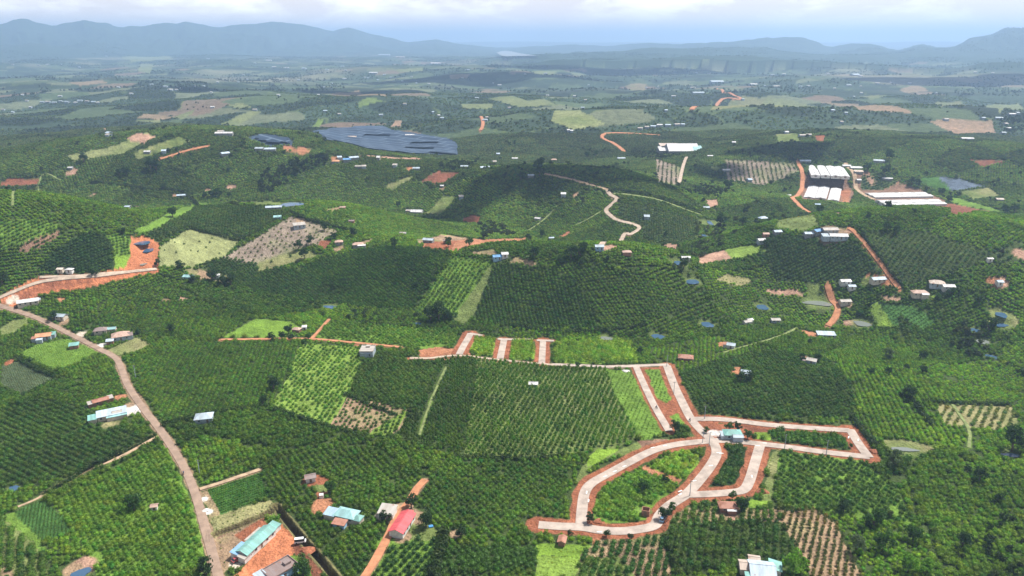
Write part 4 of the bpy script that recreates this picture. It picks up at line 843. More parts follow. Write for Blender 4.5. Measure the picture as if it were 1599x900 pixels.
def sheet_metal(name, col, rust=0.25, pitch=0.5):
    """corrugated roofing: ribs down the slope, weather streaks, rust patches"""
    m = bpy.data.materials.new(name); m.use_nodes = True
    nt = m.node_tree; b = nt.nodes['Principled BSDF']
    b.inputs['Roughness'].default_value = 0.55; b.inputs['Specular IOR Level'].default_value = 0.3
    tc = N(nt, 'ShaderNodeTexCoord'); mp = N(nt, 'ShaderNodeMapping'); mp.inputs['Scale'].default_value = (1.0, 0.18, 0.18)
    L(nt, tc.outputs['Object'], mp.inputs[0])
    no = N(nt, 'ShaderNodeTexNoise'); no.inputs['Scale'].default_value = 0.9; no.inputs['Detail'].default_value = 6
    L(nt, mp.outputs[0], no.inputs['Vector'])
    rp = N(nt, 'ShaderNodeValToRGB'); e = rp.color_ramp.elements
    e[0].position = 0.40 - 0.05 * rust; e[1].position = 0.62
    e[0].color = (*[c * 0.72 + r_ * 0.22 * rust for c, r_ in zip(col, (0.5, 0.25, 0.15))], 1); e[1].color = (*col, 1)
    L(nt, no.outputs['Fac'], rp.inputs[0])
    n2 = N(nt, 'ShaderNodeTexNoise'); n2.inputs['Scale'].default_value = 0.5; n2.inputs['Detail'].default_value = 4; L(nt, tc.outputs['Object'], n2.inputs['Vector'])
    r2 = N(nt, 'ShaderNodeMapRange'); r2.inputs['From Min'].default_value = 0.70 - 0.28 * rust; r2.inputs['From Max'].default_value = 0.78 - 0.2 * rust
    L(nt, n2.outputs['Fac'], r2.inputs['Value'])
    mx = N(nt, 'ShaderNodeMix', data_type='RGBA'); L(nt, r2.outputs[0], mx.inputs['Factor']); L(nt, rp.outputs[0], mx.inputs[6]); mx.inputs[7].default_value = (.27, .12, .07, 1)
    L(nt, mx.outputs[2], b.inputs['Base Color'])
    wv = N(nt, 'ShaderNodeTexWave'); wv.inputs['Scale'].default_value = pitch; wv.bands_direction = 'X'
    L(nt, tc.outputs['Object'], wv.inputs['Vector'])
    bp = N(nt, 'ShaderNodeBump'); bp.inputs['Distance'].default_value = 0.06; bp.inputs['Strength'].default_value = 0.5
    L(nt, wv.outputs['Fac'], bp.inputs['Height']); L(nt, bp.outputs[0], b.inputs['Normal'])
    return m
M = {}
M['asphalt'] = mat('asphalt', (.30, .215, .16), 0.9, .14, .22, bump=.02)
M['concrete'] = mat('new_concrete', (.40, .335, .285), 0.9, .16, .22, bump=.03)
M['pale'] = mat('pale_dirt', (.44, .35, .27), 0.95, .16, .3, bump=.06)
M['orange'] = mat('orange_dirt', (.44, .20, .105), 0.95, .16, .3, bump=.06)
M['tan'] = mat('tan_dirt', (.40, .29, .19), 0.95, .2, .3, bump=.06)
M['grass'] = mat('worn_grass', (.19, .23, .085), 0.95, .25, .4, bump=.08)
def water(name, col, rough=.06):
    m = bpy.data.materials.new(name); m.use_nodes = True
    nt = m.node_tree; b = nt.nodes['Principled BSDF']
    b.inputs['Base Color'].default_value = (*col, 1); b.inputs['Roughness'].default_value = rough
    b.inputs['IOR'].default_value = 1.33; b.inputs['Specular IOR Level'].default_value = 0.6
    tc = N(nt, 'ShaderNodeTexCoord'); no = N(nt, 'ShaderNodeTexNoise'); no.inputs['Scale'].default_value = 1.2; no.inputs['Detail'].default_value = 3
    L(nt, tc.outputs['Object'], no.inputs['Vector'])
    bp = N(nt, 'ShaderNodeBump'); bp.inputs['Distance'].default_value = 0.02; bp.inputs['Strength'].default_value = 0.3
    L(nt, no.outputs['Fac'], bp.inputs['Height']); L(nt, bp.outputs[0], b.inputs['Normal'])
    return m
M['water'] = water('pond_water', (.05, .10, .17))
M['water_silt'] = water('silty_water', (.17, .19, .17), .12)
M['lake_water'] = water('lake_water', (.20, .24, .27), .5)
# ------------------------------------------------------------------ the ground: one sheet, fine where the camera looks, out to 40 km
def build_ground():
    f10 = F_PX * 1024 / 1599
    rows = [70.0]
    while rows[-1] < 42000:
        y = rows[-1]
        step = (y * y + CAM_Z ** 2) / (CAM_Z * f10) * 1.15
        if y < 195: step = 3.0
        rows.append(y + min(step, 0.0085 * y + (0 if y < 14000 else 0.03 * y)) if y > 400 else y + step)
    yr = np.array(rows)
    tcore = np.linspace(-0.74, 0.74, 1290)
    d = tcore[1] - tcore[0]
    side = 0.74 + np.cumsum(d * 1.09 ** np.arange(1, 46))
    side = side[side < 2.6]
    ts = np.concatenate([-side[::-1], tcore, side])
    X = yr[:, None] * ts[None]; Y = np.repeat(yr[:, None], len(ts), 1)
    x, y = X.ravel(), Y.ravel()
    h = h_final(x, y)
    # ploughed and trodden unevenness of bare ground is left to the bump of the material
    r = np.hypot(x, y)
    idh, edge, far = parcels(x, y)
    n1 = fbm(x / 14, y / 14, 61, 3); n2 = fbm(x / 60, y / 60, 62, 3); n3 = fbm(x / 4.5, y / 4.5, 63, 2)
    cof = np.array(GC['coffee']); col = np.tile(cof, (len(x), 1)).astype(float)
    col *= (1 + 0.35 * n2 + 0.25 * n1)[:, None]
    def mixin(mask_w, c):
        nonlocal col
        col = col * (1 - mask_w[:, None]) + np.array(c)[None] * mask_w[:, None]
    # far land: whole parcels of forest, tea, fallow and earth
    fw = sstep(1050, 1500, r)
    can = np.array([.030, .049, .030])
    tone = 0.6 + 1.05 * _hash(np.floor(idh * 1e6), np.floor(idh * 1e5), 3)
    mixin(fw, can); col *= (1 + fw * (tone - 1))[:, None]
    gl = (idh > 0.68) & (idh <= 0.84); mixin(fw * gl * 0.7, (.085, .12, .055))
    gl = (idh > 0.84) & (idh <= 0.94); mixin(fw * gl * 0.7, (.17, .19, .11))
    gl = (idh > 0.94) & (idh <= 0.985); mixin(fw * gl * 0.6, (.24, .165, .12))
    gl = (idh < 0.07); mixin(fw * gl * 0.8, (.03, .05, .02))
    mixin(fw * np.clip(n1 * 1.2, 0, 1) * 0.5, (.022, .042, .018))
    # parcel borders: worn grass strips in places
    eb = np.clip(1 - edge / 4.0, 0, 1) * (n2 > 0.3) * far
    mixin(eb * 0.6, GC['dull'])
    # belts of settlement earth far off
    m_ = sstep(2600, 3600, r) * (1 - sstep(8000, 9000, r)); bl = np.clip(fbm(x / 420, y / 900, 71, 3) * 2.2 - 0.25, 0, 1)
    mixin(m_ * bl * 0.7, (.20, .19, .13))
    # forest on the mountains
    mm = sstep(8200, 9200, r); mixin(mm, (.030, .055, .030)); col *= (1 + mm * 0.35 * n2)[:, None]
    fh = sstep(14, 26, h) * sstep(4000, 4700, r); mixin(fh, (.030, .055, .030))
    # hand drawn plots, edges frayed by noise
    jx, jy = x + 1.2 * fbm(x / 7, y / 7, 81, 2), y + 1.2 * fbm(x / 7, y / 7, 87, 2)
    idx = plot_of(jx, jy)
    bare = {'vivid', 'red', 'dred', 'orange', 'tan', 'pink', 'pinkgrey', 'brown', 'cream', 'straw'}
    isb = np.zeros(len(x))
    for k, (p, g, pl) in enumerate(PLOTS):
        m = idx == k
        if not m.any(): continue
        c = np.array(GC[g])[None] * (1 + 0.20 * n1[m] + 0.22 * n3[m])[:, None]
        if g in ('pale', 'pinkgrey', 'straw', 'tan', 'dull', 'orange', 'red', 'lime', 'ylime'):
            w = np.clip(n2[m] * 1.3 + n1[m] * 0.6, 0, 0.75)[:, None]
            alt = {'pale': GC['dull'], 'pinkgrey': GC['dull'], 'straw': GC['dull'], 'tan': GC['dull'], 'dull': GC['straw'], 'orange': GC['red'], 'red': GC['dred'], 'lime': GC['grass'], 'ylime': GC['lime']}[g]
            c = c * (1 - w) + np.array(alt)[None] * w
        col[m] = c
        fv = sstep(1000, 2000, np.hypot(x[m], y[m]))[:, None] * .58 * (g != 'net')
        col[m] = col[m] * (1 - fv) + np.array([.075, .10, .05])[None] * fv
        isb[m] = 1.0 if g in bare else 0.0
    # shoulders of the roads: cut red earth with ragged edges
    rel, sc = road_info(x, y)
    raw = rel.copy(); rel = rel + 0.75 * n3 + 0.5 * n1
    on = rel < 0.0
    for k, rd in enumerate(ROADS):
        m = on & (sc == k)
        if m.any():
            w = np.clip(-rel[m] / 0.5, 0, 1)[:, None]
            c = np.array(GC[rd[6]])[None] * (1 + 0.25 * n3[m] + 0.15 * n1[m])[:, None]
            col[m] = col[m] * (1 - w) + c * w
            isb[m] = 1.0
            if rd[6] == 'red':
                h[m] += 0.35 * np.clip(n3[m] + 0.2, 0, 1) * (raw[m] + rd[5] > 1.0)
    for pts, dep, hw in TRENCH_W:
        xs = [q[0] for q in pts]; ys = [q[1] for q in pts]
        m = (x > min(xs) - 6) & (x < max(xs) + 6) & (y > min(ys) - 6) & (y < max(ys) + 6)
        if m.any():
            d = seg_dist(x[m], y[m], pts) + .5 * n3[m]
            w = (1 - sstep(hw * 1.9, hw * 2.3, d))[:, None]
            c = np.where((d < hw * 1.2)[:, None], np.array([[.09, .07, .035]]), np.array([[.15, .14, .06]])) * (1 + .3 * n3[m])[:, None]
            col[m] = col[m] * (1 - w) + c * w
    for pk, (px, py, pr, lv) in enumerate(PONDS_W):
        if pk in (2, 3, 4): continue
        m = (np.abs(x - px) < 2.2 * pr) & (np.abs(y - py) < 2.2 * pr)
        if m.any():
            dd = np.hypot(x[m] - px, y[m] - py) / pr
            w = np.clip(1.75 - dd, 0, 0.8)[:, None]
            col[m] = col[m] * (1 - w) + np.array(GC['dull'])[None] * w
    for bx, by, br, bc in YARDS:
        m = (np.abs(x - bx) < 1.6 * br) & (np.abs(y - by) < 1.6 * br)
        if m.any():
            dd = np.hypot(x[m] - bx, y[m] - by) / br + 0.35 * n3[m] + 0.25 * n1[m]
            w = np.clip((1.0 - dd) * 4, 0, 1)[:, None]
            col[m] = col[m] * (1 - w) + np.array(GC[bc])[None] * w * (1 + 0.2 * n3[m][:, None])
    col = np.clip(col, 0.004, 0.8)
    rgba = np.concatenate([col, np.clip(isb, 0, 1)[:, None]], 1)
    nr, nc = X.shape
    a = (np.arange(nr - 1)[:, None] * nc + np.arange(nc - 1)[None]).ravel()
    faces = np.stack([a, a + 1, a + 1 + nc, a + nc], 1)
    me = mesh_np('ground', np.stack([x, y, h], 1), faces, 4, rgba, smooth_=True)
    m = bpy.data.materials.new('ground'); m.use_nodes = True
    nt = m.node_tree; b = nt.nodes['Principled BSDF']
    b.inputs['Roughness'].default_value = 0.95; b.inputs['Specular IOR Level'].default_value = 0.1
    at = N(nt, 'ShaderNodeAttribute'); at.attribute_name = 'Col'
    tc = N(nt, 'ShaderNodeTexCoord')
    na = N(nt, 'ShaderNodeTexNoise'); na.inputs['Scale'].default_value = 0.9; na.inputs['Detail'].default_value = 4; na.inputs['Roughness'].default_value = .7; L(nt, tc.outputs['Object'], na.inputs['Vector'])
    nb = N(nt, 'ShaderNodeTexNoise'); nb.inputs['Scale'].default_value = 0.09; nb.inputs['Detail'].default_value = 5; nb.inputs['Roughness'].default_value = .7; L(nt, tc.outputs['Object'], nb.inputs['Vector'])
    mr = N(nt, 'ShaderNodeMapRange'); mr.inputs['From Min'].default_value = .3; mr.inputs['From Max'].default_value = .7; mr.inputs['To Min'].default_value = .66; mr.inputs['To Max'].default_value = 1.34; L(nt, na.outputs['Fac'], mr.inputs['Value'])
    mr2 = N(nt, 'ShaderNodeMapRange'); mr2.inputs['From Min'].default_value = .3; mr2.inputs['From Max'].default_value = .7; mr2.inputs['To Min'].default_value = .72; mr2.inputs['To Max'].default_value = 1.28; L(nt, nb.outputs['Fac'], mr2.inputs['Value'])
    mm1 = N(nt, 'ShaderNodeMath', operation='MULTIPLY'); L(nt, mr.outputs[0], mm1.inputs[0]); L(nt, mr2.outputs[0], mm1.inputs[1])
    vm = N(nt, 'ShaderNodeVectorMath', operation='SCALE'); L(nt, at.outputs['Color'], vm.inputs[0]); L(nt, mm1.outputs[0], vm.inputs['Scale'])
    L(nt, vm.outputs[0], b.inputs['Base Color'])
    bp = N(nt, 'ShaderNodeBump'); bp.inputs['Strength'].default_value = 0.8; bp.inputs['Distance'].default_value = 0.5
    L(nt, na.outputs['Fac'], bp.inputs['Height'])
    bp2 = N(nt, 'ShaderNodeBump'); bp2.inputs['Strength'].default_value = 0.7; bp2.inputs['Distance'].default_value = 6.0
    L(nt, nb.outputs['Fac'], bp2.inputs['Height']); L(nt, bp.outputs[0], bp2.inputs['Normal']); L(nt, bp2.outputs[0], b.inputs['Normal'])
    me.materials.append(m)
    o = bpy.data.objects.new('ground', me); COL.objects.link(o)
    tag(o, 'rolling red soil land patched with fields, rising to blue hills', kind='structure')
    return o
def strip(name, pts, w, lift, m, label, thick=0.35):
    P = np.array(pts, float)
    # resample
    seg = np.hypot(*np.diff(P, axis=0).T); s = np.concatenate([[0], np.cumsum(seg)])
    r0 = math.hypot(*P[0])
    n = max(2, int(s[-1] / max(1.5, r0 * 0.004)) + 1)
    q = np.linspace(0, s[-1], n)
    P = np.stack([np.interp(q, s, P[:, 0]), np.interp(q, s, P[:, 1])], 1)
    T = np.gradient(P, axis=0); T /= np.linalg.norm(T, axis=1)[:, None] + 1e-9
    Nn = np.stack([-T[:, 1], T[:, 0]], 1)
    wob = 1 + (0.10 * fbm(q / 5, q * 0 + r0, 7, 2) if 'dirt' in name else 0)
    offs = np.array([-0.5, -0.25, 0, 0.25, 0.5])
    V = []
    for o_ in offs:
        Q = P + Nn * (o_ * w * (wob if np.ndim(wob) else 1))[..., None] if np.ndim(wob) else P + Nn * (o_ * w)
        V.append(np.stack([Q[:, 0], Q[:, 1], h_final(Q[:, 0], Q[:, 1]) + lift + 0.05 * (1 - 4 * o_ * o_)], 1))
    lo0 = V[0].copy(); lo0[:, 2] -= thick; lo1 = V[-1].copy(); lo1[:, 2] -= thick
    V = [lo0] + V + [lo1]
    k = len(V); A = np.stack(V, 1).reshape(-1, 3)
    f = []
    for j in range(k - 1):
        a = np.arange(n - 1) * k + j
        f.append(np.stack([a, a + 1, a + k + 1, a + k], 1)[:, ::-1])
    me = mesh_np(name, A, np.concatenate(f), 4)
    me.materials.append(m)
    o = bpy.data.objects.new(name, me); COL.objects.link(o)
    tag(o, label, kind='structure')
    return o
def build_roads():
    for k, (rd, pts) in enumerate(zip(ROADS, ROADW)):
        r = math.hypot(*pts[0])
        strip(rd[0], pts, rd[2], 0.16 + 0.013 * k % 0.4 + max(0, r - 500) * 0.0009, M[rd[3]], rd[1])
def build_ponds():
    for (x, y, ra, rb, th, z, lab) in POND_SHAPES:
        n = 40; v = [(0, 0, 0)]
        sd_ = x * 0.37
        for i in range(n):
            a = 2 * pi * i / n
            k = 1 + 0.16 * math.sin(2 * a + sd_) + 0.10 * math.sin(3 * a + 2 * sd_) + 0.05 * math.sin(7 * a + sd_)
            px, py = ra * cos(a) * k, rb * sin(a) * k
            v.append((px * cos(th) - py * sin(th), px * sin(th) + py * cos(th), 0))
        mb = MB(); mb.v = v; mb.f = [(0, 1 + i, 1 + (i + 1) % n) for i in range(n)]; mb.m = [0] * n
        silt = any(w in lab for w in ('grey', 'green', 'muddy'))
        o = mb.build('pond', M['water_silt' if silt else 'water']); o.location = (x, y, z)
        tag(o, lab, kind='structure')
    pts = cast([775, 792, 815, 838, 842, 825, 805, 785], [89.8, 87.6, 87.4, 87.6, 90.0, 91.6, 91.8, 91.4])
    c = pts.mean(0); zz = float(h_final(pts[:, 0], pts[:, 1]).max()) + 1.5
    mb = MB(); mb.poly([(p[0] - c[0], p[1] - c[1], 0) for p in smooth(list(pts) + [pts[0]], 5)[:-1]])
    o = mb.build('lake', M['lake_water']); o.location = (c[0], c[1], zz)
    tag(o, 'bright distant lake below the low blue ridge at the centre', kind='structure')
# ------------------------------------------------------------------ foliage shapes
def leaf_mat(name, instanced=True, tint=(.05, .12, .02), var=0.30):
    m = bpy.data.materials.new(name); m.use_nodes = True
    nt = m.node_tree; nt.nodes.clear()
    out = N(nt, 'ShaderNodeOutputMaterial')
    if instanced:
        at = N(nt, 'ShaderNodeAttribute'); at.attribute_name = 'tint'; at.attribute_type = 'INSTANCER'; c0 = at.outputs['Color']
    else:
        rg = N(nt, 'ShaderNodeRGB'); rg.outputs[0].default_value = (*tint, 1); c0 = rg.outputs[0]
    geo = N(nt, 'ShaderNodeNewGeometry')
    tc = N(nt, 'ShaderNodeTexCoord')
    no = N(nt, 'ShaderNodeTexNoise'); no.inputs['Scale'].default_value = 1.7; no.inputs['Detail'].default_value = 3; no.inputs['Roughness'].default_value = .75
    L(nt, geo.outputs['Position'], no.inputs['Vector'])
    mr = N(nt, 'ShaderNodeMapRange'); mr.inputs['From Min'].default_value = .3; mr.inputs['From Max'].default_value = .7; mr.inputs['To Min'].default_value = 1 - var; mr.inputs['To Max'].default_value = 1 + var
    L(nt, no.outputs['Fac'], mr.inputs['Value'])
    ri = N(nt, 'ShaderNodeMapRange'); ri.inputs['To Min'].default_value = .72; ri.inputs['To Max'].default_value = 1.3
    L(nt, geo.outputs['Random Per Island'], ri.inputs['Value'])
    mu = N(nt, 'ShaderNodeMath', operation='MULTIPLY'); L(nt, mr.outputs[0], mu.inputs[0]); L(nt, ri.outputs[0], mu.inputs[1])
    vm = N(nt, 'ShaderNodeVectorMath', operation='SCALE'); L(nt, c0, vm.inputs[0]); L(nt, mu.outputs[0], vm.inputs['Scale'])
    df = N(nt, 'ShaderNodeBsdfDiffuse'); L(nt, vm.outputs[0], df.inputs['Color'])
    tr = N(nt, 'ShaderNodeBsdfTranslucent')
    ym = N(nt, 'ShaderNodeVectorMath', operation='MULTIPLY'); L(nt, vm.outputs[0], ym.inputs[0]); ym.inputs[1].default_value = (1.3, 1.6, .5); L(nt, ym.outputs[0], tr.inputs['Color'])
    mx = N(nt, 'ShaderNodeMixShader'); mx.inputs[0].default_value = .40; L(nt, df.outputs[0], mx.inputs[1]); L(nt, tr.outputs[0], mx.inputs[2])
    gl = N(nt, 'ShaderNodeBsdfGlossy'); gl.inputs['Roughness'].default_value = .5; gl.inputs['Color'].default_value = (.9, 1, .9, 1)
    m2 = N(nt, 'ShaderNodeMixShader'); m2.inputs[0].default_value = .012; L(nt, mx.outputs[0], m2.inputs[1]); L(nt, gl.outputs[0], m2.inputs[2])
    L(nt, m2.outputs[0], out.inputs['Surface'])
    return m
M['leaf'] = leaf_mat('leaf_cover')
M['bark'] = mat('bark', (.16, .12, .09), .95, .25, 3.0)
def leaf_quads(rng, pts, nrm, size, jit=0.7):
    """leaf-spray quads at points, roughly facing outwards"""
    n = len(pts)
    d = nrm + rng.normal(0, jit, (n, 3)); d /= np.linalg.norm(d, axis=1)[:, None]
    a = np.cross(d, rng.normal(0, 1, (n, 3))); a /= np.linalg.norm(a, axis=1)[:, None]
    b = np.cross(d, a)
    s = size * rng.uniform(.6, 1.35, n)[:, None]
    v = np.stack([pts - a * s * 1.2, pts + b * s * .55 - d * s * .15, pts + a * s * 1.2, pts - b * s * .55 - d * s * .15], 1).reshape(-1, 3)
    return v
def dome_points(rng, n, rx, rz, z0, lump=.22):
    u = rng.normal(0, 1, (n, 3)); u[:, 2] = np.abs(u[:, 2]) * 1.1 - .25
    u /= np.linalg.norm(u, axis=1)[:, None]
    k = 1 + lump * np.sin(u[:, 0] * 5 + rng.uniform(0, 6)) * np.sin(u[:, 1] * 5 + rng.uniform(0, 6)) + rng.normal(0, .08, n)
    p = u * k[:, None] * np.array([rx, rx, rz])[None]; p[:, 2] += z0
    return p, u
def bush_mesh(name, seed, n, rx, rz, z0, size, material, core=.72, ncore=8):
    rng = np.random.default_rng(seed)
    p, u = dome_points(rng, n, rx, rz, z0)
    v = leaf_quads(rng, p, u, size)
    f = [tuple(range(4 * i, 4 * i + 4)) for i in range(n)]
    # inner mass of foliage: a lumpy low dome so light does not pass straight through
    k = len(v); cv = []; rings = 3
    for i in range(rings):
        e = i / rings * 1.35 - .2
        for j in range(ncore):
            a = 2 * pi * j / ncore + i * .4; q = core * (1 + rng.normal(0, .09))
            cv.append((rx * q * cos(e) * cos(a), rx * q * cos(e) * sin(a), z0 + rz * q * sin(e)))
    cv.append((0, 0, z0 + rz * core))
    for i in range(rings - 1):
        for j in range(ncore):
            j2 = (j + 1) % ncore
            f.append((k + i * ncore + j, k + i * ncore + j2, k + (i + 1) * ncore + j2, k + (i + 1) * ncore + j))
    t = k + rings * ncore
    for j in range(ncore): f.append((k + (rings - 1) * ncore + j, k + (rings - 1) * ncore + (j + 1) % ncore, t))
    me = bpy.data.meshes.new(name)
    me.from_pydata([tuple(map(float, q)) for q in v] + [tuple(map(float, q)) for q in cv], [], f)
    me.materials.append(material); me.update()
    return me
def variants(cname, meshes):
    """library collection of plant shapes, not in the scene itself: the stuff objects scatter them"""
    c = bpy.data.collections.new(cname)
    for i, me in enumerate(meshes):
        c.objects.link(bpy.data.objects.new('%s_shape' % cname, me))
    return c
LIB = {
 'coffee': variants('coffee', [bush_mesh('coffee_bush', s, 84, 1.38, 1.30, .72, .27, M['leaf']) for s in range(5)]),
 'coffee_far': variants('coffee_far', [bush_mesh('coffee_bush_light', s + 20, 20, 1.5, 1.35, .72, .52, M['leaf'], .8, 6) for s in range(4)]),
 'column': variants('column', [bush_mesh('pepper_column', s + 40, 46, .80, 1.75, 1.15, .28, M['leaf'], .7, 7) for s in range(4)]),
 'low': variants('low', [bush_mesh('low_crop', s + 60, 16, .72, .70, .2, .26, M['leaf'], .6, 6) for s in range(3)]),
 'shrub': variants('shrub', [bush_mesh('shrub', s + 80, 40, 1.25, 1.6, .7, .36, M['leaf'], .6, 7) for s in range(4)]),
 'tree': variants('tree', [bush_mesh('young_tree', s + 100, 60, 1.45, 1.7, 1.1, .36, M['leaf'], .6, 7) for s in range(4)]),
}
def crown_mesh(name, seed, rad, high, z0, nclump, per, size, material, flat_=.8):
    """uneven crown: clumps of leaf sprays around limb ends, with gaps between"""
    rng = np.random.default_rng(seed)
    V = []
    for i in range(nclump):
        a = rng.uniform(0, 2 * pi); rr = rad * math.sqrt(rng.uniform(0, 1)) * .72
        zz = z0 + high * (rng.uniform(.05, 1) * (1 - .5 * (rr / rad) ** 2))
        cr = rad * rng.uniform(.26, .46)
        p, u = dome_points(rng, per, cr, cr * flat_, 0, .2)
        p += np.array([rr * cos(a), rr * sin(a), zz])[None]
        V.append(leaf_quads(rng, p, u, size, .8))
        p = rng.normal(0, cr * .35, (per // 4, 3)) + np.array([rr * cos(a), rr * sin(a), zz])[None]
        V.append(leaf_quads(rng, p, rng.normal(0, 1, p.shape), size * 1.5, .8))
    V = np.concatenate(V); n = len(V) // 4
    me = mesh_np(name, V, np.arange(4 * n).reshape(n, 4), 4)
    me.materials.append(material)
    return me
def trunk_mesh(name, seed, h, r, rad, ztop):
    rng = np.random.default_rng(seed); mb = MB()
    bend = rng.normal(0, .25, 2)
    mb.tube([(0, 0, -.8), (0, 0, h * .4), (bend[0], bend[1], h)], [r * 1.25, r, r * .7], 7)
    for i in range(5):
        a = 2 * pi * i / 5 + rng.uniform(-.4, .4)
        mb.tube([(bend[0] * .8, bend[1] * .8, h * .8), (rad * .3 * cos(a), rad * .3 * sin(a), h * 1.15), (rad * .62 * cos(a), rad * .62 * sin(a), ztop * rng.uniform(.7, .95))], [r * .6, r * .4, r * .12], 5)
    return mb.mesh(name, M['bark'], True)
LEAVES = {'dark': leaf_mat('dark_leaves', False, (.030, .062, .018)), 'mid': leaf_mat('mid_leaves', False, (.045, .10, .020)),
          'bright': leaf_mat('bright_leaves', False, (.12, .24, .025)), 'grey': leaf_mat('grey_green_leaves', False, (.095, .13, .07))}
TREE_MESH = {}
def tree_meshes(kind, v):
    k = (kind, v)
    if k not in TREE_MESH:
        TREE_MESH[k] = (trunk_mesh('trunk', 7 * v + 3, 1.9, .22, 2.6, 4.6), crown_mesh('crown', 13 * v + 5, 2.7, 3.4, 1.9, 11, 46, .30, LEAVES[kind]))
    return TREE_MESH[k]
M['leaf_wood'] = M['leaf']
LIB['wood'] = variants('wood', [crown_mesh('wood_crown', 300 + s, 3.0, 4.0, .6, 7, 18, .62, M['leaf']) for s in range(4)])
# ------------------------------------------------------------------ scattering (stuff only)
NG = {}
def scatter_group(cname, coll):
    if cname in NG: return NG[cname]
    g = bpy.data.node_groups.new('scatter_' + cname, 'GeometryNodeTree')
    g.interface.new_socket('Geometry', in_out='INPUT', socket_type='NodeSocketGeometry')
    g.interface.new_socket('Geometry', in_out='OUTPUT', socket_type='NodeSocketGeometry')
    gi = g.nodes.new('NodeGroupInput'); go = g.nodes.new('NodeGroupOutput')
    ci = g.nodes.new('GeometryNodeCollectionInfo'); ci.inputs['Collection'].default_value = coll
    ci.inputs['Separate Children'].default_value = True; ci.inputs['Reset Children'].default_value = True
    ip = g.nodes.new('GeometryNodeInstanceOnPoints'); ip.inputs['Pick Instance'].default_value = True
    def attr(nm, ty):
        a = g.nodes.new('GeometryNodeInputNamedAttribute'); a.data_type = ty; a.inputs['Name'].default_value = nm; return a.outputs['Attribute']
    g.links.new(gi.outputs[0], ip.inputs['Points']); g.links.new(ci.outputs[0], ip.inputs['Instance'])
    g.links.new(attr('pick', 'INT'), ip.inputs['Instance Index'])
    g.links.new(attr('rot', 'FLOAT_VECTOR'), ip.inputs['Rotation']); g.links.new(attr('scl', 'FLOAT_VECTOR'), ip.inputs['Scale'])
    g.links.new(ip.outputs[0], go.inputs[0])
    NG[cname] = g
    return g
def scatter(name, lib, xy, scale, tint, label, rng, zoff=0.0, tilt=.08, cat='plants', tvar=.22):
    n = len(xy)
    if n == 0: return None
    me = bpy.data.meshes.new(name)
    me.vertices.add(n)
    z = h_final(xy[:, 0], xy[:, 1]) + zoff
    me.vertices.foreach_set('co', np.column_stack([xy, z]).astype(np.float32).ravel())
    a = me.attributes.new('pick', 'INT', 'POINT'); a.data.foreach_set('value', rng.integers(0, 99, n).astype(np.int32))
    a = me.attributes.new('rot', 'FLOAT_VECTOR', 'POINT'); a.data.foreach_set('vector', np.column_stack([rng.normal(0, tilt, n), rng.normal(0, tilt, n), rng.uniform(0, 6.28, n)]).astype(np.float32).ravel())
    sc = np.asarray(scale) * np.ones(n) * (rng.uniform(.72, 1.22, n) if 'coffee' in lib else rng.uniform(.82, 1.18, n))
    a = me.attributes.new('scl', 'FLOAT_VECTOR', 'POINT'); a.data.foreach_set('vector', np.column_stack([sc, sc, sc * rng.uniform(.85, 1.15, n)]).astype(np.float32).ravel())
    t = np.asarray(tint, float); t = np.tile(t, (n, 1)) if t.ndim == 1 else t
    t = t * np.array([[1.38, 1.10, 1.0]])
    big = fbm(xy[:, 0] / 26, xy[:, 1] / 26, 404, 3)[:, None]
    t = t * (1 + rng.normal(0, tvar, (n, 1)) * .85 + .38 * big) * (1 + rng.normal(0, .14, (n, 1)) * np.array([[1.3, .25, 0]])) + np.array([[.012, .006, 0]]) * np.clip(big, 0, 1)
    a = me.attributes.new('tint', 'FLOAT_COLOR', 'POINT'); a.data.foreach_set('color', np.column_stack([np.clip(t, .004, .6), np.ones(n)]).astype(np.float32).ravel())
    o = bpy.data.objects.new(name, me); COL.objects.link(o)
    md = o.modifiers.new('scatter', 'NODES'); md.node_group = scatter_group(lib, LIB[lib])
    tag(o, label, cat, kind='stuff')
    return o
def lattice(bounds, s_row, s_pl, deg, rng, jit=.12):
    x0, x1, y0, y1 = bounds
    c, s = cos(R(deg)), sin(R(deg))
    cx, cy = (x0 + x1) / 2, (y0 + y1) / 2
    hw = math.hypot(x1 - x0, y1 - y0) / 2
    a = np.arange(-hw, hw, s_pl); b = np.arange(-hw, hw, s_row)
    A, B = np.meshgrid(a, b); A = A + (np.arange(len(b))[:, None] % 2) * s_pl * .5
    A = A.ravel() + rng.normal(0, jit * s_pl, A.size); B = B.ravel() + rng.normal(0, jit * s_row * .6, B.size)
    x, y = cx + A * c - B * s, cy + A * s + B * c
    m = (x > x0) & (x < x1) & (y > y0) & (y < y1)
    return x[m], y[m]
def clear_of(x, y, road_gap=.6, margin=1.5):
    """true where nothing else occupies the ground: carriageways, shoulders, ponds, yards and buildings"""
    rel, sc = road_info(x, y)
    ok = rel + .9 * fbm(x / 4.5, y / 4.5, 63, 2) > road_gap
    for pts, dep, hw in TRENCH_W:
        ok &= seg_dist(x, y, pts) > hw * 2.1
    for px, py, pr, lv in PONDS_W: ok &= np.hypot(x - px, y - py) > pr * 1.35
    for bx, by, br, bc in YARDS:
        ok &= np.hypot(x - bx, y - by) > br * (.95 + .25 * fbm(x / 5, y / 5, 65, 2))
    for (bx, by, a, hl, hw) in FOOT:
        m = (np.abs(x - bx) < hl + hw + 3) & (np.abs(y - by) < hl + hw + 3)
        if m.any():
            lx = (x[m] - bx) * cos(a) + (y[m] - by) * sin(a); ly = -(x[m] - bx) * sin(a) + (y[m] - by) * cos(a)
            ok[m] &= ~((np.abs(lx) < hl + margin) & (np.abs(ly) < hw + margin))
    return ok
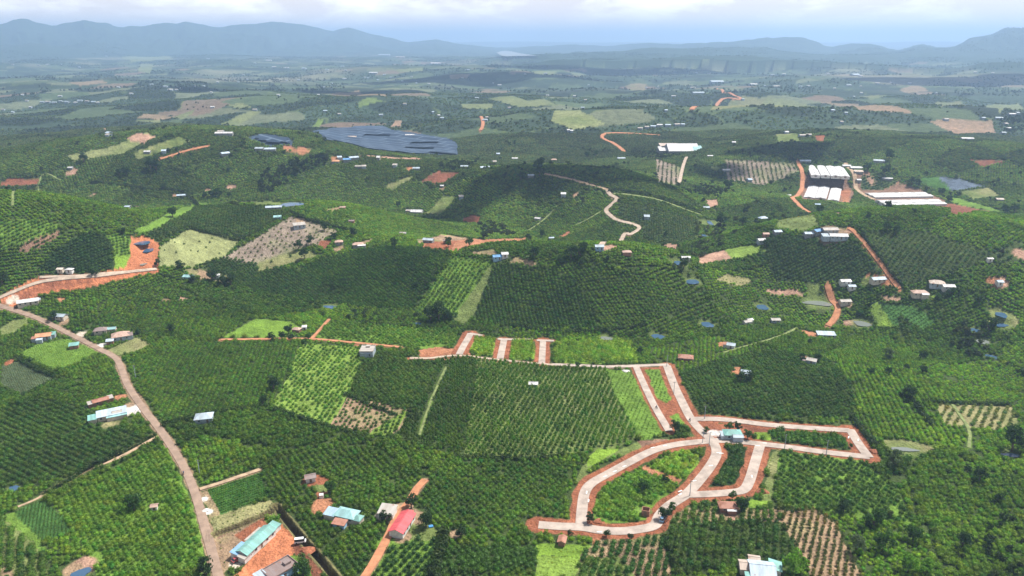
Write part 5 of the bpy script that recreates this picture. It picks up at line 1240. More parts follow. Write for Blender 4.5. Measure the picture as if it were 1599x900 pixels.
SHAPE_NAME = {'coffee': ('coffee_bushes', 'coffee bushes'), 'column': ('pepper_vines', 'pepper vines'), 'low': ('low_crop', 'low crop'), 'shrub': ('shrubs', 'shrubs'), 'tree': ('young_trees', 'young trees')}
PLANT_BOX = 1350.0
SINGLES = []
def build_plants():
    rng = np.random.default_rng(5)
    # hand drawn plots
    for k, (p, g, pl) in enumerate(PLOTS):
        if not pl: continue
        shape, sr, sp, deg, size, tint, keep = pl
        poly = PLOTW[k]
        x, y = lattice((poly[:, 0].min(), poly[:, 0].max(), poly[:, 1].min(), poly[:, 1].max()), sr, sp, deg, rng, .10)
        m = inside(x, y, poly); x, y = x[m], y[m]
        m = plot_of(x, y) == k; x, y = x[m], y[m]
        m = clear_of(x, y) & (rng.uniform(0, 1, len(x)) < keep); x, y = x[m], y[m]
        if keep < .93:
            m = fbm(x / 12, y / 12, 77, 2) > -.45 - keep * .4; x, y = x[m], y[m]
        if len(x) == 0: continue
        if k in SINGLE_PLOTS and len(SINGLES) < 300:
            # nearest plants of the plots one could count become objects of their own
            order = np.argsort(np.hypot(x, y)); quota = min(SINGLE_PLOTS[k][1], len(x))
            vis = [i for i in order if in_view(x[i], y[i])][:quota]
            take = np.zeros(len(x), bool); take[vis] = True
            for i in np.where(take)[0]: SINGLES.append((x[i], y[i], shape, size, tint, SINGLE_PLOTS[k][0], k))
            x, y = x[~take], y[~take]
            if len(x) == 0: continue
        c = poly.mean(0)
        nm, words = SHAPE_NAME[shape]
        scatter(nm, shape if c[1] < 620 or shape != 'coffee' else 'coffee_far', np.column_stack([x, y]), size, tint, unique_label('plot of %s in rows' % words, sum(q[0] for q in p) / len(p), sum(q[1] for q in p) / len(p)), rng, cat=words, tvar=.18)
    # everything else: coffee parcel by parcel
    XX, YY, SZ, TT = [], [], [], []
    for q in range(9):
        deg = (12, 60, 100, 35, 150, 75, 20, 125, 5)[q]
        sr = (2.9, 3.0, 2.8, 3.1, 2.9, 3.2, 2.9, 3.0, 2.7)[q]; sp = (2.6, 2.3, 2.7, 2.5, 2.9, 2.4, 2.6, 2.5, 2.5)[q]
        xa, ya = lattice((-420, 420, 188, 430), sr * .78, sp * .80, deg, rng, .14)
        xb, yb = lattice((-700, 700, 430, 760), sr * .88, sp * .88, deg, rng, .12)
        xc, yc = lattice((-1060, 1060, 760, PLANT_BOX), sr, sp, deg, rng, .14)
        x, y = np.concatenate([xa, xb, xc]), np.concatenate([ya, yb, yc])
        m = np.abs(x) < (y * cos(PITCH) + 58) * .78; x, y = x[m], y[m]
        idh, edge, far = parcels(x, y)
        sel = (np.floor(idh * 9).astype(int) == q) & (edge > .5 + 1.0 * 0); x, y, idh, edge = x[sel], y[sel], idh[sel], edge[sel]
        m = plot_of(x, y) == -1; x, y, idh, edge = x[m], y[m], idh[m], edge[m]
        m = clear_of(x, y); x, y, idh, edge = x[m], y[m], idh[m], edge[m]
        f = _hash(np.floor(idh * 1e6), np.floor(idh * 3e5), 8)
        m = (rng.uniform(0, 1, len(x)) < .96) & (fbm(x / 9, y / 9, 78, 2) > -.86 + .2 * (f > .8)); x, y, f, edge = x[m], y[m], f[m], edge[m]
        rim = (edge < 3.2) & (fbm(x / 45, y / 45, 99, 2) > -.1)
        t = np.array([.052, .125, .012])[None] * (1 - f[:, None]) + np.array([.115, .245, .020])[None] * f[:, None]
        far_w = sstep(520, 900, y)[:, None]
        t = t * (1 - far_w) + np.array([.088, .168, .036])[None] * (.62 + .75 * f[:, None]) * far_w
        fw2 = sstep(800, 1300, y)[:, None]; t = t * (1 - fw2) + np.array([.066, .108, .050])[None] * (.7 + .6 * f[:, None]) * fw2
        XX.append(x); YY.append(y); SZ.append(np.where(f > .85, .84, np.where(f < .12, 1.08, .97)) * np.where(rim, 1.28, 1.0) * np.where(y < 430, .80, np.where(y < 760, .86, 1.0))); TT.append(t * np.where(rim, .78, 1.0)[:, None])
    x, y, s, t = np.concatenate(XX), np.concatenate(YY), np.concatenate(SZ), np.concatenate(TT)
    # the nearest bushes of the dense cover are objects of their own too
    near = [i for i in np.argsort(np.hypot(x, y))[:4000] if in_view(x[i], y[i])][:max(0, 300 - len(SINGLES))]
    take = np.zeros(len(x), bool); take[near] = True
    for i in near: SINGLES.append((x[i], y[i], 'coffee', float(s[i]), None, 'dense', -1))
    x, y, s, t = x[~take], y[~take], s[~take], t[~take]
    bands = [(0, 330, 'coffee', 'dense coffee bushes covering the nearest slopes at the bottom of the view'),
             (330, 480, 'coffee', 'dense coffee bushes covering the land around the new roads'),
             (480, 760, 'coffee_far', 'dense coffee bushes covering the hill behind the valley ponds'),
             (760, PLANT_BOX, 'coffee_far', 'dark coffee bushes covering the hills of the middle distance')]
    for a, b, lib, lab in bands:
        m = (y >= a) & (y < b)
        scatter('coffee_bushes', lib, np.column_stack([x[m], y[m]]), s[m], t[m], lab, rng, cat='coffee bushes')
    # taller self-sown trees through the middle distance, scattered in drifts
    n = 5200
    yy = rng.uniform(560, 1900, n); xx = rng.uniform(-.8, .8, n) * yy
    m = (fbm(xx / 130, yy / 130, 91, 3) > .22) | (rng.uniform(0, 1, n) < .045); xx, yy = xx[m], yy[m]
    m = (plot_of(xx, yy) == -1) & clear_of(xx, yy, 1.5, 3); xx, yy = xx[m], yy[m]
    scatter('woodland', 'wood', np.column_stack([xx, yy]), rng.uniform(.5, 1.15, len(xx)), (.028, .052, .020), 'scattered dark shade trees standing above the coffee of the hills', rng, cat='trees')
    # woods of the photograph: gully, valley floor and stream side
    for poly, dens, tnt, lab, sc in WOODS:
        w = cast_poly(poly)
        x0, x1, y0, y1 = w[:, 0].min(), w[:, 0].max(), w[:, 1].min(), w[:, 1].max()
        n = int((x1 - x0) * (y1 - y0) / dens)
        xx, yy = rng.uniform(x0, x1, n), rng.uniform(y0, y1, n)
        m = inside(xx, yy, w) & clear_of(xx, yy, .5); xx, yy = xx[m], yy[m]
        scatter('woodland', 'wood', np.column_stack([xx, yy]), sc * rng.uniform(.6, 1.1, len(xx)), tnt, lab, rng, cat='trees')
    # hedges and windbreaks
    for poly, gap, sc, tnt, lab in HEDGES:
        w = smooth(cast([q[0] for q in poly], [q[1] for q in poly]), 4); P = np.array(w)
        s_ = np.concatenate([[0], np.cumsum(np.hypot(*np.diff(P, axis=0).T))]); q = np.arange(0, s_[-1], gap)
        xx = np.interp(q, s_, P[:, 0]) + rng.normal(0, .35, len(q)); yy = np.interp(q, s_, P[:, 1]) + rng.normal(0, .35, len(q))
        scatter('hedge', 'shrub', np.column_stack([xx, yy]), sc, tnt, lab, rng, cat='hedge')
    # far canopy
    for (a, b, n, sc, thr, lab) in ((PLANT_BOX - 10, 2400, 42000, 1.0, -.45, 'dark tree and coffee cover on the far slopes'), (2400, 8300, 80000, 1.25, .0, 'patchy dark woods in the hazy distance')):
        yy = np.sqrt(rng.uniform(a * a, b * b, n)); xx = rng.uniform(-.8, .8, n) * yy
        idh, edge, far = parcels(xx, yy)
        m = (idh < .68) & (fbm(xx / (yy * .09), yy / 260, 95, 3) > thr) & (edge > 3); xx, yy, idh = xx[m], yy[m], idh[m]
        m = plot_of(xx, yy) == -1; xx, yy, idh = xx[m], yy[m], idh[m]
        m = clear_of(xx, yy, 1.0); xx, yy, idh = xx[m], yy[m], idh[m]
        tone = .75 + .6 * _hash(np.floor(idh * 1e6), np.floor(idh * 1e5), 3)
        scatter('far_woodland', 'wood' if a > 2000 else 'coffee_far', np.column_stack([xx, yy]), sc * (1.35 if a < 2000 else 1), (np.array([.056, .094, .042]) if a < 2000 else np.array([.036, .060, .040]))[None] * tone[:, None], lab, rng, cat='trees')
def in_view(x, y, z=0.0):
    c, s = cos(PITCH), sin(PITCH)
    d = y * c + (CAM_Z - z) * s; up = y * s - (CAM_Z - z) * c
    u = 799.5 + F_PX * x / d; v = 450 - F_PX * up / d
    return 4 < u < 1595 and 5 < v < 893
WOODS = [
 ([(402,300),(412,270),(445,258),(470,250),(512,244),(520,256),(480,268),(455,284),(420,306)], 26, (.024, .045, .022), 'dark wood filling the gully on the hill left of centre', 1.15),
 ([(740,350),(765,347),(795,358),(800,372),(760,362)], 30, (.03, .055, .022), 'dark clump of trees at the foot of the small shadowed hill', .8),
 ([(440,470),(520,474),(600,490),(690,498),(690,512),(600,505),(500,496),(440,482)], 60, (.045, .085, .028), 'tangled trees along the valley floor left of centre', .62),
 ([(780,515),(900,522),(1000,517),(1080,498),(1100,500),(1000,528),(880,529),(790,524)], 60, (.05, .10, .028), 'bushy trees along the valley stream at the centre', .55),
 ([(1088,350),(1118,330),(1135,345),(1128,380),(1100,400),(1060,430),(1040,425),(1080,385)], 45, (.045, .075, .035), 'grey green trees along the stream right of the zigzag road', .85),
 ([(1484,512),(1510,505),(1545,515),(1550,545),(1530,560),(1500,552),(1480,535)], 30, (.038, .065, .030), 'dark stream trees between the ponds near the right edge', .9),
 ([(1540,555),(1575,560),(1599,572),(1599,590),(1560,575)], 40, (.04, .075, .03), 'trees following the stream down to the right edge', .8),
 ([(1315,475),(1355,470),(1375,495),(1360,505),(1318,498)], 40, (.03, .055, .025), 'dark grove between the orange road and the striped plots', .8),
 ([(680,258),(735,252),(740,264),(690,268)], 28, (.025, .048, .022), 'dark grove behind the red soil plot', .9),
 ([(905,400),(925,392),(965,410),(990,425),(975,432),(930,415)], 40, (.03, .058, .022), 'trees at the foot of the hill left of the pink soil', .75),
 ([(1055,295),(1100,292),(1140,300),(1120,310),(1070,303)], 40, (.028, .05, .024), 'dark trees below the fields of the white factory', .9),
 ([(985,242),(1035,234),(1065,244),(1040,248),(990,248)], 34, (.026, .048, .024), 'dark trees in front of the white factory', .9),
 ([(1555,188),(1599,180),(1599,206),(1565,206)], 80, (.03, .055, .03), 'trees around the pale sheds at the far right', 1.1),
 ([(1500,845),(1540,815),(1599,800),(1599,912),(1490,912),(1480,880)], 34, (.022, .048, .014), 'dark shaded thicket in the bottom right corner', .62),
 ([(1360,790),(1420,800),(1470,830),(1440,880),(1380,880),(1330,830)], 130, (.030, .068, .018), 'mixed taller trees in the orchard near the bottom right', .6),
 ([(270,660),(290,640),(420,640),(520,665),(540,683),(480,690),(380,690)], 90, (.04, .09, .018), 'taller growth along the plot edge left of the bright plot', .42),
 ([(1560,395),(1599,392),(1599,402),(1570,404)], 60, (.05,.06,.03), 'scrub on the slope at the right edge', .7),
]
HEDGES = [
 ([(693,836), (690,860), (683,880), (678,905)], .9, 1.7, (.028, .060, .014), 'tall dark windbreak right of the spaced rows at the bottom'),
 ([(70,771), (90,760), (130,738), (165,722), (205,702), (245,678)], 1.0, 1.05, (.028, .065, .014), 'dark hedge along the diagonal path at lower left'),
 ([(25,560), (55,577), (92,592)], 1.2, .95, (.03, .07, .016), 'short dark hedge between the grass field and the grey green crop'),
 ([(92,592), (60,607), (35,619)], 1.2, .8, (.03, .07, .016), 'short hedge on the near side of the grey green crop'),
 ([(1405,620), (1425,628), (1440,650), (1455,665)], 1.2, 1.2, (.028, .06, .018), 'dark hedge on the left of the straw coloured plot'),
 ([(1440,629), (1500,631), (1580,634)], 1.3, .95, (.03, .065, .02), 'dark hedge along the far side of the straw coloured plot'),
 ([(1330,655), (1345,672), (1360,690), (1372,702)], 1.2, 1.15, (.03, .065, .02), 'dark hedge right of the end of the new roads'),
 ([(1037,838), (1045,860), (1053,885), (1060,905)], 1.1, 1.0, (.04, .085, .02), 'hedge dividing the spaced rows from the dense orchard at the bottom'),
 ([(718,716), (780,717), (840,718), (880,712)], 1.1, .9, (.03, .070, .014), 'dark hedge along the foot of the vine columns'),
 ([(255,665), (300,655), (345,645), (420,635)], 1.3, 1.0, (.032, .075, .016), 'hedge crossing between plots right of the asphalt road'),
 ([(540,617), (580,635), (620,650)], 1.2, .8, (.03, .07, .016), 'hedge above the tan sparse plot'),
 ([(430,640), (470,655), (520,670), (560,682)], 1.2, .9, (.03, .07, .016), 'dark hedge below the bright yellow green plot'),
 ([(142,285), (230,297), (300,312), (370,322)], 2.5, 1.5, (.026, .05, .022), 'long dark hedge over the left hill'),
 ([(1340,358), (1356,380), (1380,412), (1405,446)], 1.8, 1.2, (.026, .05, .022), 'dark hedge following the straight orange track'),
 ([(952,299), (1000,303), (1040,313), (1095,332)], 2.2, 1.3, (.026, .05, .022), 'dark hedge above the curved grassy path'),
 ([(640,478), (660,450), (690,415), (710,398)], 2.0, .9, (.03, .06, .02), 'hedge on the left of the bright row plot on the hill'),
 ([(455,333), (480,345), (510,352), (545,362)], 1.8, 1.3, (.028, .055, .02), 'dark hedge above the pinkish sparse plot'),
 ([(250,430), (280,438), (310,446)], 1.6, 1.1, (.03, .06, .02), 'hedge below the pale green plot'),
 ([(295,357), (340,368), (377,375), (420,352), (450,335)], 1.8, 1.1, (.03, .06, .02), 'hedge round the top of the pale green plot'),
 ([(800,510), (880,520), (960,516), (1010,508)], 1.6, 1.0, (.026, .055, .018), 'dark hedge at the foot of the central hill'),
 ([(560,505), (640,511), (720,512)], 1.4, .9, (.032, .07, .018), 'hedge along the far edge of the bright rows'),
]
PLOT_LABEL = {}
SINGLE_PLOTS = {}
# ------------------------------------------------------------------ buildings
ROOF = dict(teal=(.20, .42, .38), aqua=(.30, .52, .52), blue=(.22, .40, .58), skyblue=(.34, .48, .58), strongblue=(.12, .30, .55), paleblue=(.46, .56, .64), greyblue=(.40, .48, .53), white=(.62, .62, .61),
            greytan=(.42, .40, .36), tanroof=(.50, .42, .35), brown=(.24, .19, .18), rust=(.36, .17, .12), red=(.62, .10, .11), pinkroof=(.48, .33, .26), orangeroof=(.60, .30, .16), cream=(.70, .62, .52))
RUSTY = dict(rust=.9, greytan=.4, tanroof=.45, brown=.4, teal=.15, pinkroof=.3)
RM = {}
def roofm(k):
    if k not in RM: RM[k] = sheet_metal('%s_roof' % k, ROOF[k], RUSTY.get(k, .12), 1.4)
    return RM[k]
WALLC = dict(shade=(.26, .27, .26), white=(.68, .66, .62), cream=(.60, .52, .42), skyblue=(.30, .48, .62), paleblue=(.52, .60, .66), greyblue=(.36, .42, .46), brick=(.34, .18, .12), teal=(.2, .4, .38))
WM = {}
def wallm(k):
    if k not in WM: WM[k] = mat('%s_wall' % k, WALLC[k], .9, .14, .7, bump=.02)
    return WM[k]
M['glass'] = mat('window_glass', (.03, .045, .06), .15, .1, 1, spec=.6)
M['frame'] = mat('window_frame', (.45, .45, .43), .6, .05, 1)
M['door'] = mat('painted_door', (.20, .14, .10), .6, .15, 1.5)
M['foot'] = mat('footing', (.34, .30, .26), .95, .15, .8)
def wall_shape(mb, Lh, Wh, h, kind, rise, x0=0, y0=0, t=.22, base=-1.8):
    if kind == 'none':
        for (a, b, c, d) in ((-Lh, Lh, -Wh, -Wh + t), (-Lh, Lh, Wh - t, Wh), (-Lh, -Lh + t, -Wh + t, Wh - t), (Lh - t, Lh, -Wh + t, Wh - t)):
            mb.box(x0 + a, x0 + b, y0 + c, y0 + d, base, h)
        mb.box(x0 - Lh + t, x0 + Lh - t, y0 - Wh + t, y0 + Wh - t, base, .1)
        return
    if kind == 'gable':
        p = [(-Lh, -Wh, base), (-Lh, Wh, base), (-Lh, Wh, h), (-Lh, 0, h + rise), (-Lh, -Wh, h)]
        mb.prism([(x0 + a, y0 + b, c) for a, b, c in p], (2 * Lh, 0, 0))
    elif kind == 'shed':
        p = [(-Lh, -Wh, base), (-Lh, Wh, base), (-Lh, Wh, h + rise), (-Lh, -Wh, h)]
        mb.prism([(x0 + a, y0 + b, c) for a, b, c in p], (2 * Lh, 0, 0))
    else:
        mb.box(x0 - Lh, x0 + Lh, y0 - Wh, y0 + Wh, base, h)
def roof_shape(mb, Lh, Wh, h, kind, rise, x0=0, y0=0, o=.45, t=.14):
    if kind == 'gable':
        k = rise / Wh
        for s in (-1, 1):
            e = (Wh + o)
            prof = [(y0, h + rise + .02), (y0 + s * e, h + rise - k * e + .02), (y0 + s * e, h + rise - k * e + .02 + t), (y0, h + rise + .02 + t)]
            mb.prism([(x0 - Lh - o, a, b) for a, b in prof], (2 * Lh + 2 * o, 0, 0))
        mb.box(x0 - Lh - o, x0 + Lh + o, y0 - .16, y0 + .16, h + rise + t + .0, h + rise + t + .09)
    elif kind == 'shed':
        k = rise / (2 * Wh)
        e = Wh + o
        prof = [(y0 - e, h + rise / 2 - k * e + .02), (y0 + e, h + rise / 2 + k * e + .02), (y0 + e, h + rise / 2 + k * e + .02 + t), (y0 - e, h + rise / 2 - k * e + .02 + t)]
        mb.prism([(x0 - Lh - o, a, b) for a, b in prof], (2 * Lh + 2 * o, 0, 0))
    elif kind == 'flat':
        mb.box(x0 - Lh - .25, x0 + Lh + .25, y0 - Wh - .25, y0 + Wh + .25, h + .003, h + .2)
        for (a, b, c, d) in ((-Lh - .25, Lh + .25, -Wh - .25, -Wh), (-Lh - .25, Lh + .25, Wh, Wh + .25), (-Lh - .25, -Lh, -Wh, Wh), (Lh, Lh + .25, -Wh, Wh)):
            mb.box(x0 + a, x0 + b, y0 + c, y0 + d, h + .2, h + .6)
        mb.box(x0 + Lh * .3, x0 + Lh * .75, y0 - Wh * .3, y0 + Wh * .3, h + .2, h + 1.1)
    elif kind == 'hip':
        a, b = Lh + o, Wh + o; r = max(Lh - Wh * .9, .3)
        z0, z1 = h - .10, h + rise
        P = [(x0 - a, y0 - b, z0), (x0 + a, y0 - b, z0), (x0 + a, y0 + b, z0), (x0 - a, y0 + b, z0), (x0 - r, y0, z1), (x0 + r, y0, z1)]
        P2 = [(x0 - a, y0 - b, z0 - t), (x0 + a, y0 - b, z0 - t), (x0 + a, y0 + b, z0 - t), (x0 - a, y0 + b, z0 - t)]
        mb.poly([P[0], P[1], P[5], P[4]]); mb.poly([P[2], P[3], P[4], P[5]]); mb.poly([P[1], P[2], P[5]]); mb.poly([P[3], P[0], P[4]])
        for i in range(4): mb.poly([P2[i], P2[(i + 1) % 4], P[(i + 1) % 4], P[i]])
        mb.poly(P2[::-1])
def opening(parent, x, y, z, w, h, nrm, kind):
    """a window or door set 3 cm proud of the wall; nrm is the outward side '-y', '+y', '-x', '+x'"""
    def slab(mb, w_, h_, d0, d1, zz):
        if nrm[1] == 'y':
            s = -1 if nrm[0] == '-' else 1
            mb.box(x - w_ / 2, x + w_ / 2, min(y + s * d0, y + s * d1), max(y + s * d0, y + s * d1), zz, zz + h_)
        else:
            s = -1 if nrm[0] == '-' else 1
            mb.box(min(x + s * d0, x + s * d1), max(x + s * d0, x + s * d1), y - w_ / 2, y + w_ / 2, zz, zz + h_)
    mb = MB(); slab(mb, w, h, .0, .05, z)
    o = mb.build(kind, M['frame'] if kind == 'window' else M['door'], parent)
    if kind == 'window':
        mb = MB(); slab(mb, w - .22, h - .22, .052, .075, z + .11); mb.build('pane', M['glass'], o)
    return o
def build_houses():
    for h, (x, y) in zip(HOUSES, _hp):
        name, u, v, Ln, Wd, ang, wh, kind, rc, wc, lab, wings = h
        wh = wh * (.80 if y < 620 else .55)
        z = float(h_final(np.array([x]), np.array([y]))[0])
        t = empty(name, (x, y, z + .25), R(ang)); tag(t, lab, {'farmhouse': 'house', 'factory': 'factory', 'hut': 'hut', 'shed': 'shed', 'barn': 'barn'}.get(name, 'house'))
        near = y < 560
        if y > 560 and wc in ('white', 'cream', 'skyblue'): wc = 'shade'  # distant pale walls are darkened: their shade is put into the wall colour
        Lh, Wh = Ln / 2, Wd / 2
        rise = {'gable': Wh * .42, 'shed': Wd * .16, 'hip': Wh * .55}.get(kind, .3)
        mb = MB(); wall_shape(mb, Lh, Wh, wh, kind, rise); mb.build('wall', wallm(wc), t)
        if kind != 'none':
            mb = MB(); roof_shape(mb, Lh, Wh, wh, kind, rise); mb.build('roof', roofm(rc), t)
        for (dx_, dy_, wl, ww, wwh, wk, wrc) in wings:
            wwh = wwh * .78
            wr = {'gable': ww * .2, 'shed': ww * .14, 'hip': ww * .28}.get(wk, .3)
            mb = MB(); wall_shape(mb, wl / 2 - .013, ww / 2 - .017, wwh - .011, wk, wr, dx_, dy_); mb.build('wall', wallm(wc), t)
            mb = MB(); roof_shape(mb, wl / 2, ww / 2, wwh, wk, wr, dx_, dy_, o=.25); mb.build('roof', roofm(wrc), t)
        if y < 760 and kind != 'none':
            # the long side and the gable that face the valley get openings
            side = '-y' if cos(R(ang)) > 0 else '+y'; s = -1 if side == '-y' else 1
            n = max(1, int(Ln / 2.8))
            di = n // 2
            for i in range(n):
                xx = -Lh + Ln * (i + .5) / n
                if i == di: opening(t, xx, s * Wh, .0, 1.0, min(2.05, wh - .15), side, 'door')
                elif wh > 2.0: opening(t, xx, s * Wh, .85, min(1.2, Ln / n * .5), min(1.05, wh - 1.0), side, 'window')
            gs = '-x' if sin(R(ang)) > 0 else '+x'; s = -1 if gs == '-x' else 1
            if wh > 2.5 and near:
                for yy in (-Wd * .24, Wd * .24): opening(t, s * Lh, yy, .95, 1.0, 1.05, gs, 'window')
                if Wd > 5: opening(t, s * Lh, 0, 0, 1.1, 2.1, gs, 'door')
        if kind == 'none':
            opening(t, -Lh, 0, .2, 1.1, 2.1, '-x', 'door')
    for (rowname, words, px, Ln, Wd, ang), pts in zip(BARN_ROWS, BARNW):
        for wd, (x, y) in zip(words, pts):
            z = float(h_final(np.array([x]), np.array([y]))[0])
            t = empty('barn', (x, y, z + .2), R(ang))
            tag(t, '%s barn in the %s' % (wd, rowname), 'barn', 'long white livestock barns')
            Lh, Wh = Ln / 2, Wd / 2
            mb = MB(); wall_shape(mb, Lh, Wh, 1.7, 'gable', 1.0); mb.build('wall', wallm('white'), t)
            mb = MB(); roof_shape(mb, Lh, Wh, 1.7, 'gable', 1.0, o=.3); mb.build('roof', roofm('white'), t)
            for k in range(3):
                mb = MB(); mb.box(-Lh * .6 + k * Lh * .6 - 2.2, -Lh * .6 + k * Lh * .6 + 2.2, -.5, .5, 2.85, 3.2); mb.build('roof_vent', M['frame'], t)
            for s in (-1, 1):
                mb = MB(); mb.box(s * Lh - (.02 if s < 0 else 0) , s * Lh + (.06 if s > 0 else -.06) , -1.4, 1.4, 0, 1.65) if s > 0 else mb.box(-Lh - .06, -Lh, -1.4, 1.4, 0, 1.65)
                mb.build('door', M['door'], t)
# far buildings: (cluster phrase, [(u, v, width px)])
FAR = [
 ('white roof in the long far building row at the left', [(66, 159, 8), (75, 159, 9), (85, 160, 10), (95, 158, 8), (105, 159, 12), (118, 160, 7), (125, 157, 10), (136, 158, 8), (146, 159, 8), (153, 160, 5)]),
 ('white roof in the far hamlet left of centre below the mountains', [(258, 135, 9), (267, 140, 12), (275, 140, 8), (205, 146, 8), (237, 132, 7), (185, 136, 6), (283, 138, 5), (305, 134, 6), (318, 134, 5)]),
 ('pale house of the distant town below the left mountains', [(20, 101, 5), (60, 102, 6), (74, 101, 7), (95, 101, 6), (124, 105, 5), (166, 88, 4), (325, 92, 6), (398, 99, 6), (380, 117, 5), (385, 124, 6), (372, 128, 4), (340, 128, 5), (330, 144, 4), (94, 150, 8), (42, 157, 6), (35, 148, 4), (332, 167, 8), (398, 171, 9)]),
 ('pale house of the distant town left of the lake', [(420, 95, 12), (428, 105, 10), (448, 106, 9), (475, 107, 10), (511, 109, 7), (535, 104, 7), (540, 110, 5), (538, 123, 8), (466, 125, 5), (448, 126, 4), (600, 117, 6), (575, 122, 5), (590, 125, 6), (570, 121, 4), (610, 121, 5), (628, 127, 4), (643, 120, 4), (650, 130, 4), (670, 131, 5), (505, 136, 5), (583, 114, 18), (518, 130, 4), (730, 109, 9), (722, 122, 5), (780, 133, 8), (770, 130, 3), (620, 81, 4), (638, 82, 4)]),
 ('pale greenhouse roof in the haze below the central ridge', [(600, 86, 26), (625, 90, 20), (680, 99.5, 22), (790, 93, 6)]),
 ('pale farm building on the middle plain', [(435, 148, 6), (497, 148, 5), (508, 173, 8), (595, 179, 9), (690, 184, 8), (632, 162, 7), (676, 175, 4), (685, 180, 5), (745, 153, 8), (758, 187, 12), (760, 183, 4), (795, 168, 6), (530, 178, 7), (5, 171, 6), (20, 175, 5), (48, 167, 6), (170, 207, 8), (170, 210, 9), (345, 205, 12), (330, 82, 3)]),
 ('white building on the hazy plain right of the lake', [(855, 149, 6), (897, 150, 7), (914, 156, 6), (852, 115, 7), (919, 133, 4), (820, 116, 5), (910, 168, 8), (892, 204, 6), (887, 203, 5), (1052, 150, 9), (1119, 128, 28), (1176, 132, 18), (1195, 134, 6), (1082, 137, 12), (1090, 145, 26), (1009, 137, 4), (1028, 135, 3), (1107, 115, 8), (1088, 114, 5), (1040, 172, 4), (1146, 222, 7), (1160, 155, 6)]),
 ('white roof in the bright far building row right of centre', [(1000, 200, 10), (1010, 198, 9), (1020, 197, 12), (1030, 195, 12), (1043, 195, 12), (1057, 194, 12), (1066, 194, 7)]),
 ('pale roof in the haze at the right', [(1206, 117, 10), (1224, 116, 8), (1292, 115, 7), (1335, 117, 18), (1344, 119, 9), (1212, 135, 14), (1250, 135, 8), (1262, 134, 8), (1325, 133, 12), (1303, 138, 5), (1370, 130, 8), (1390, 129, 5), (1420, 130, 8), (1523, 113, 6), (1550, 114, 6), (1333, 151, 4), (1345, 145, 5), (1321, 176, 3), (1314, 190, 4), (1253, 211, 14), (1263, 210, 10), (1300, 172, 8), (1477, 186, 10), (1228, 206, 4), (1462, 145, 3), (1344, 135, 5)]),
 ('pale shed of the far farm at the right edge', [(1570, 193, 9), (1580, 178, 14), (1575, 200, 8), (1588, 176, 8), (1560, 184, 14), (1567, 207, 8), (1535, 184, 8), (1510, 216, 24)]),
 ('roof of a small farm on the dark middle hills', [(880, 302, 4), (1010, 337, 4), (720, 306, 4), (1170, 280, 4), (1030, 230, 4), (778, 240, 5), (772, 252, 4), (530, 245, 5), (617, 257, 5), (568, 259, 6), (256, 235, 4)]),
]
WHITE_FAR = None
def far_building(name, px, py, wpx, label, group, rng):
    (x, y), = rooftop([px], [py], 3.0)
    if y > 20000: return
    s = mpp(x, y, 0); w = max(5, wpx * s * .7); d = min(max(8, w * rng.uniform(.45, .8)), 42); hh = 2.5 + .0004 * y
    z = float(h_final(np.array([x]), np.array([y]))[0])
    key = int(rng.integers(0, 5)); rc = ('white', 'greytan', 'paleblue', 'white', 'greyblue')[key]
    mb = MB(); rise = d * .14
    wall_shape(mb, w / 2, d / 2, hh, 'gable', rise, base=-6)
    n0 = len(mb.f); roof_shape(mb, w / 2, d / 2, hh, 'gable', rise)
    mb.m = [0] * n0 + [1] * (len(mb.f) - n0)
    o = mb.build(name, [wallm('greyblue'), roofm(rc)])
    o.location = (x, y, z); o.rotation_euler = (0, 0, rng.uniform(-.35, .35))
    tag(o, label, 'building', group)
def build_far():
    rng = np.random.default_rng(9)
    for phrase, pts in FAR:
        order = sorted(range(len(pts)), key=lambda i: pts[i][0])
        for i, (u, v, w) in enumerate(pts):
            n = order.index(i)
            lab = phrase
            if len(pts) <= 12: lab = '%s, %s from the left' % (phrase, ('first', 'second', 'third', 'fourth', 'fifth', 'sixth', 'seventh', 'eighth', 'ninth', 'tenth', 'eleventh', 'twelfth')[n])
            far_building('far_building', u, v, w, lab, phrase + ' cluster', rng)
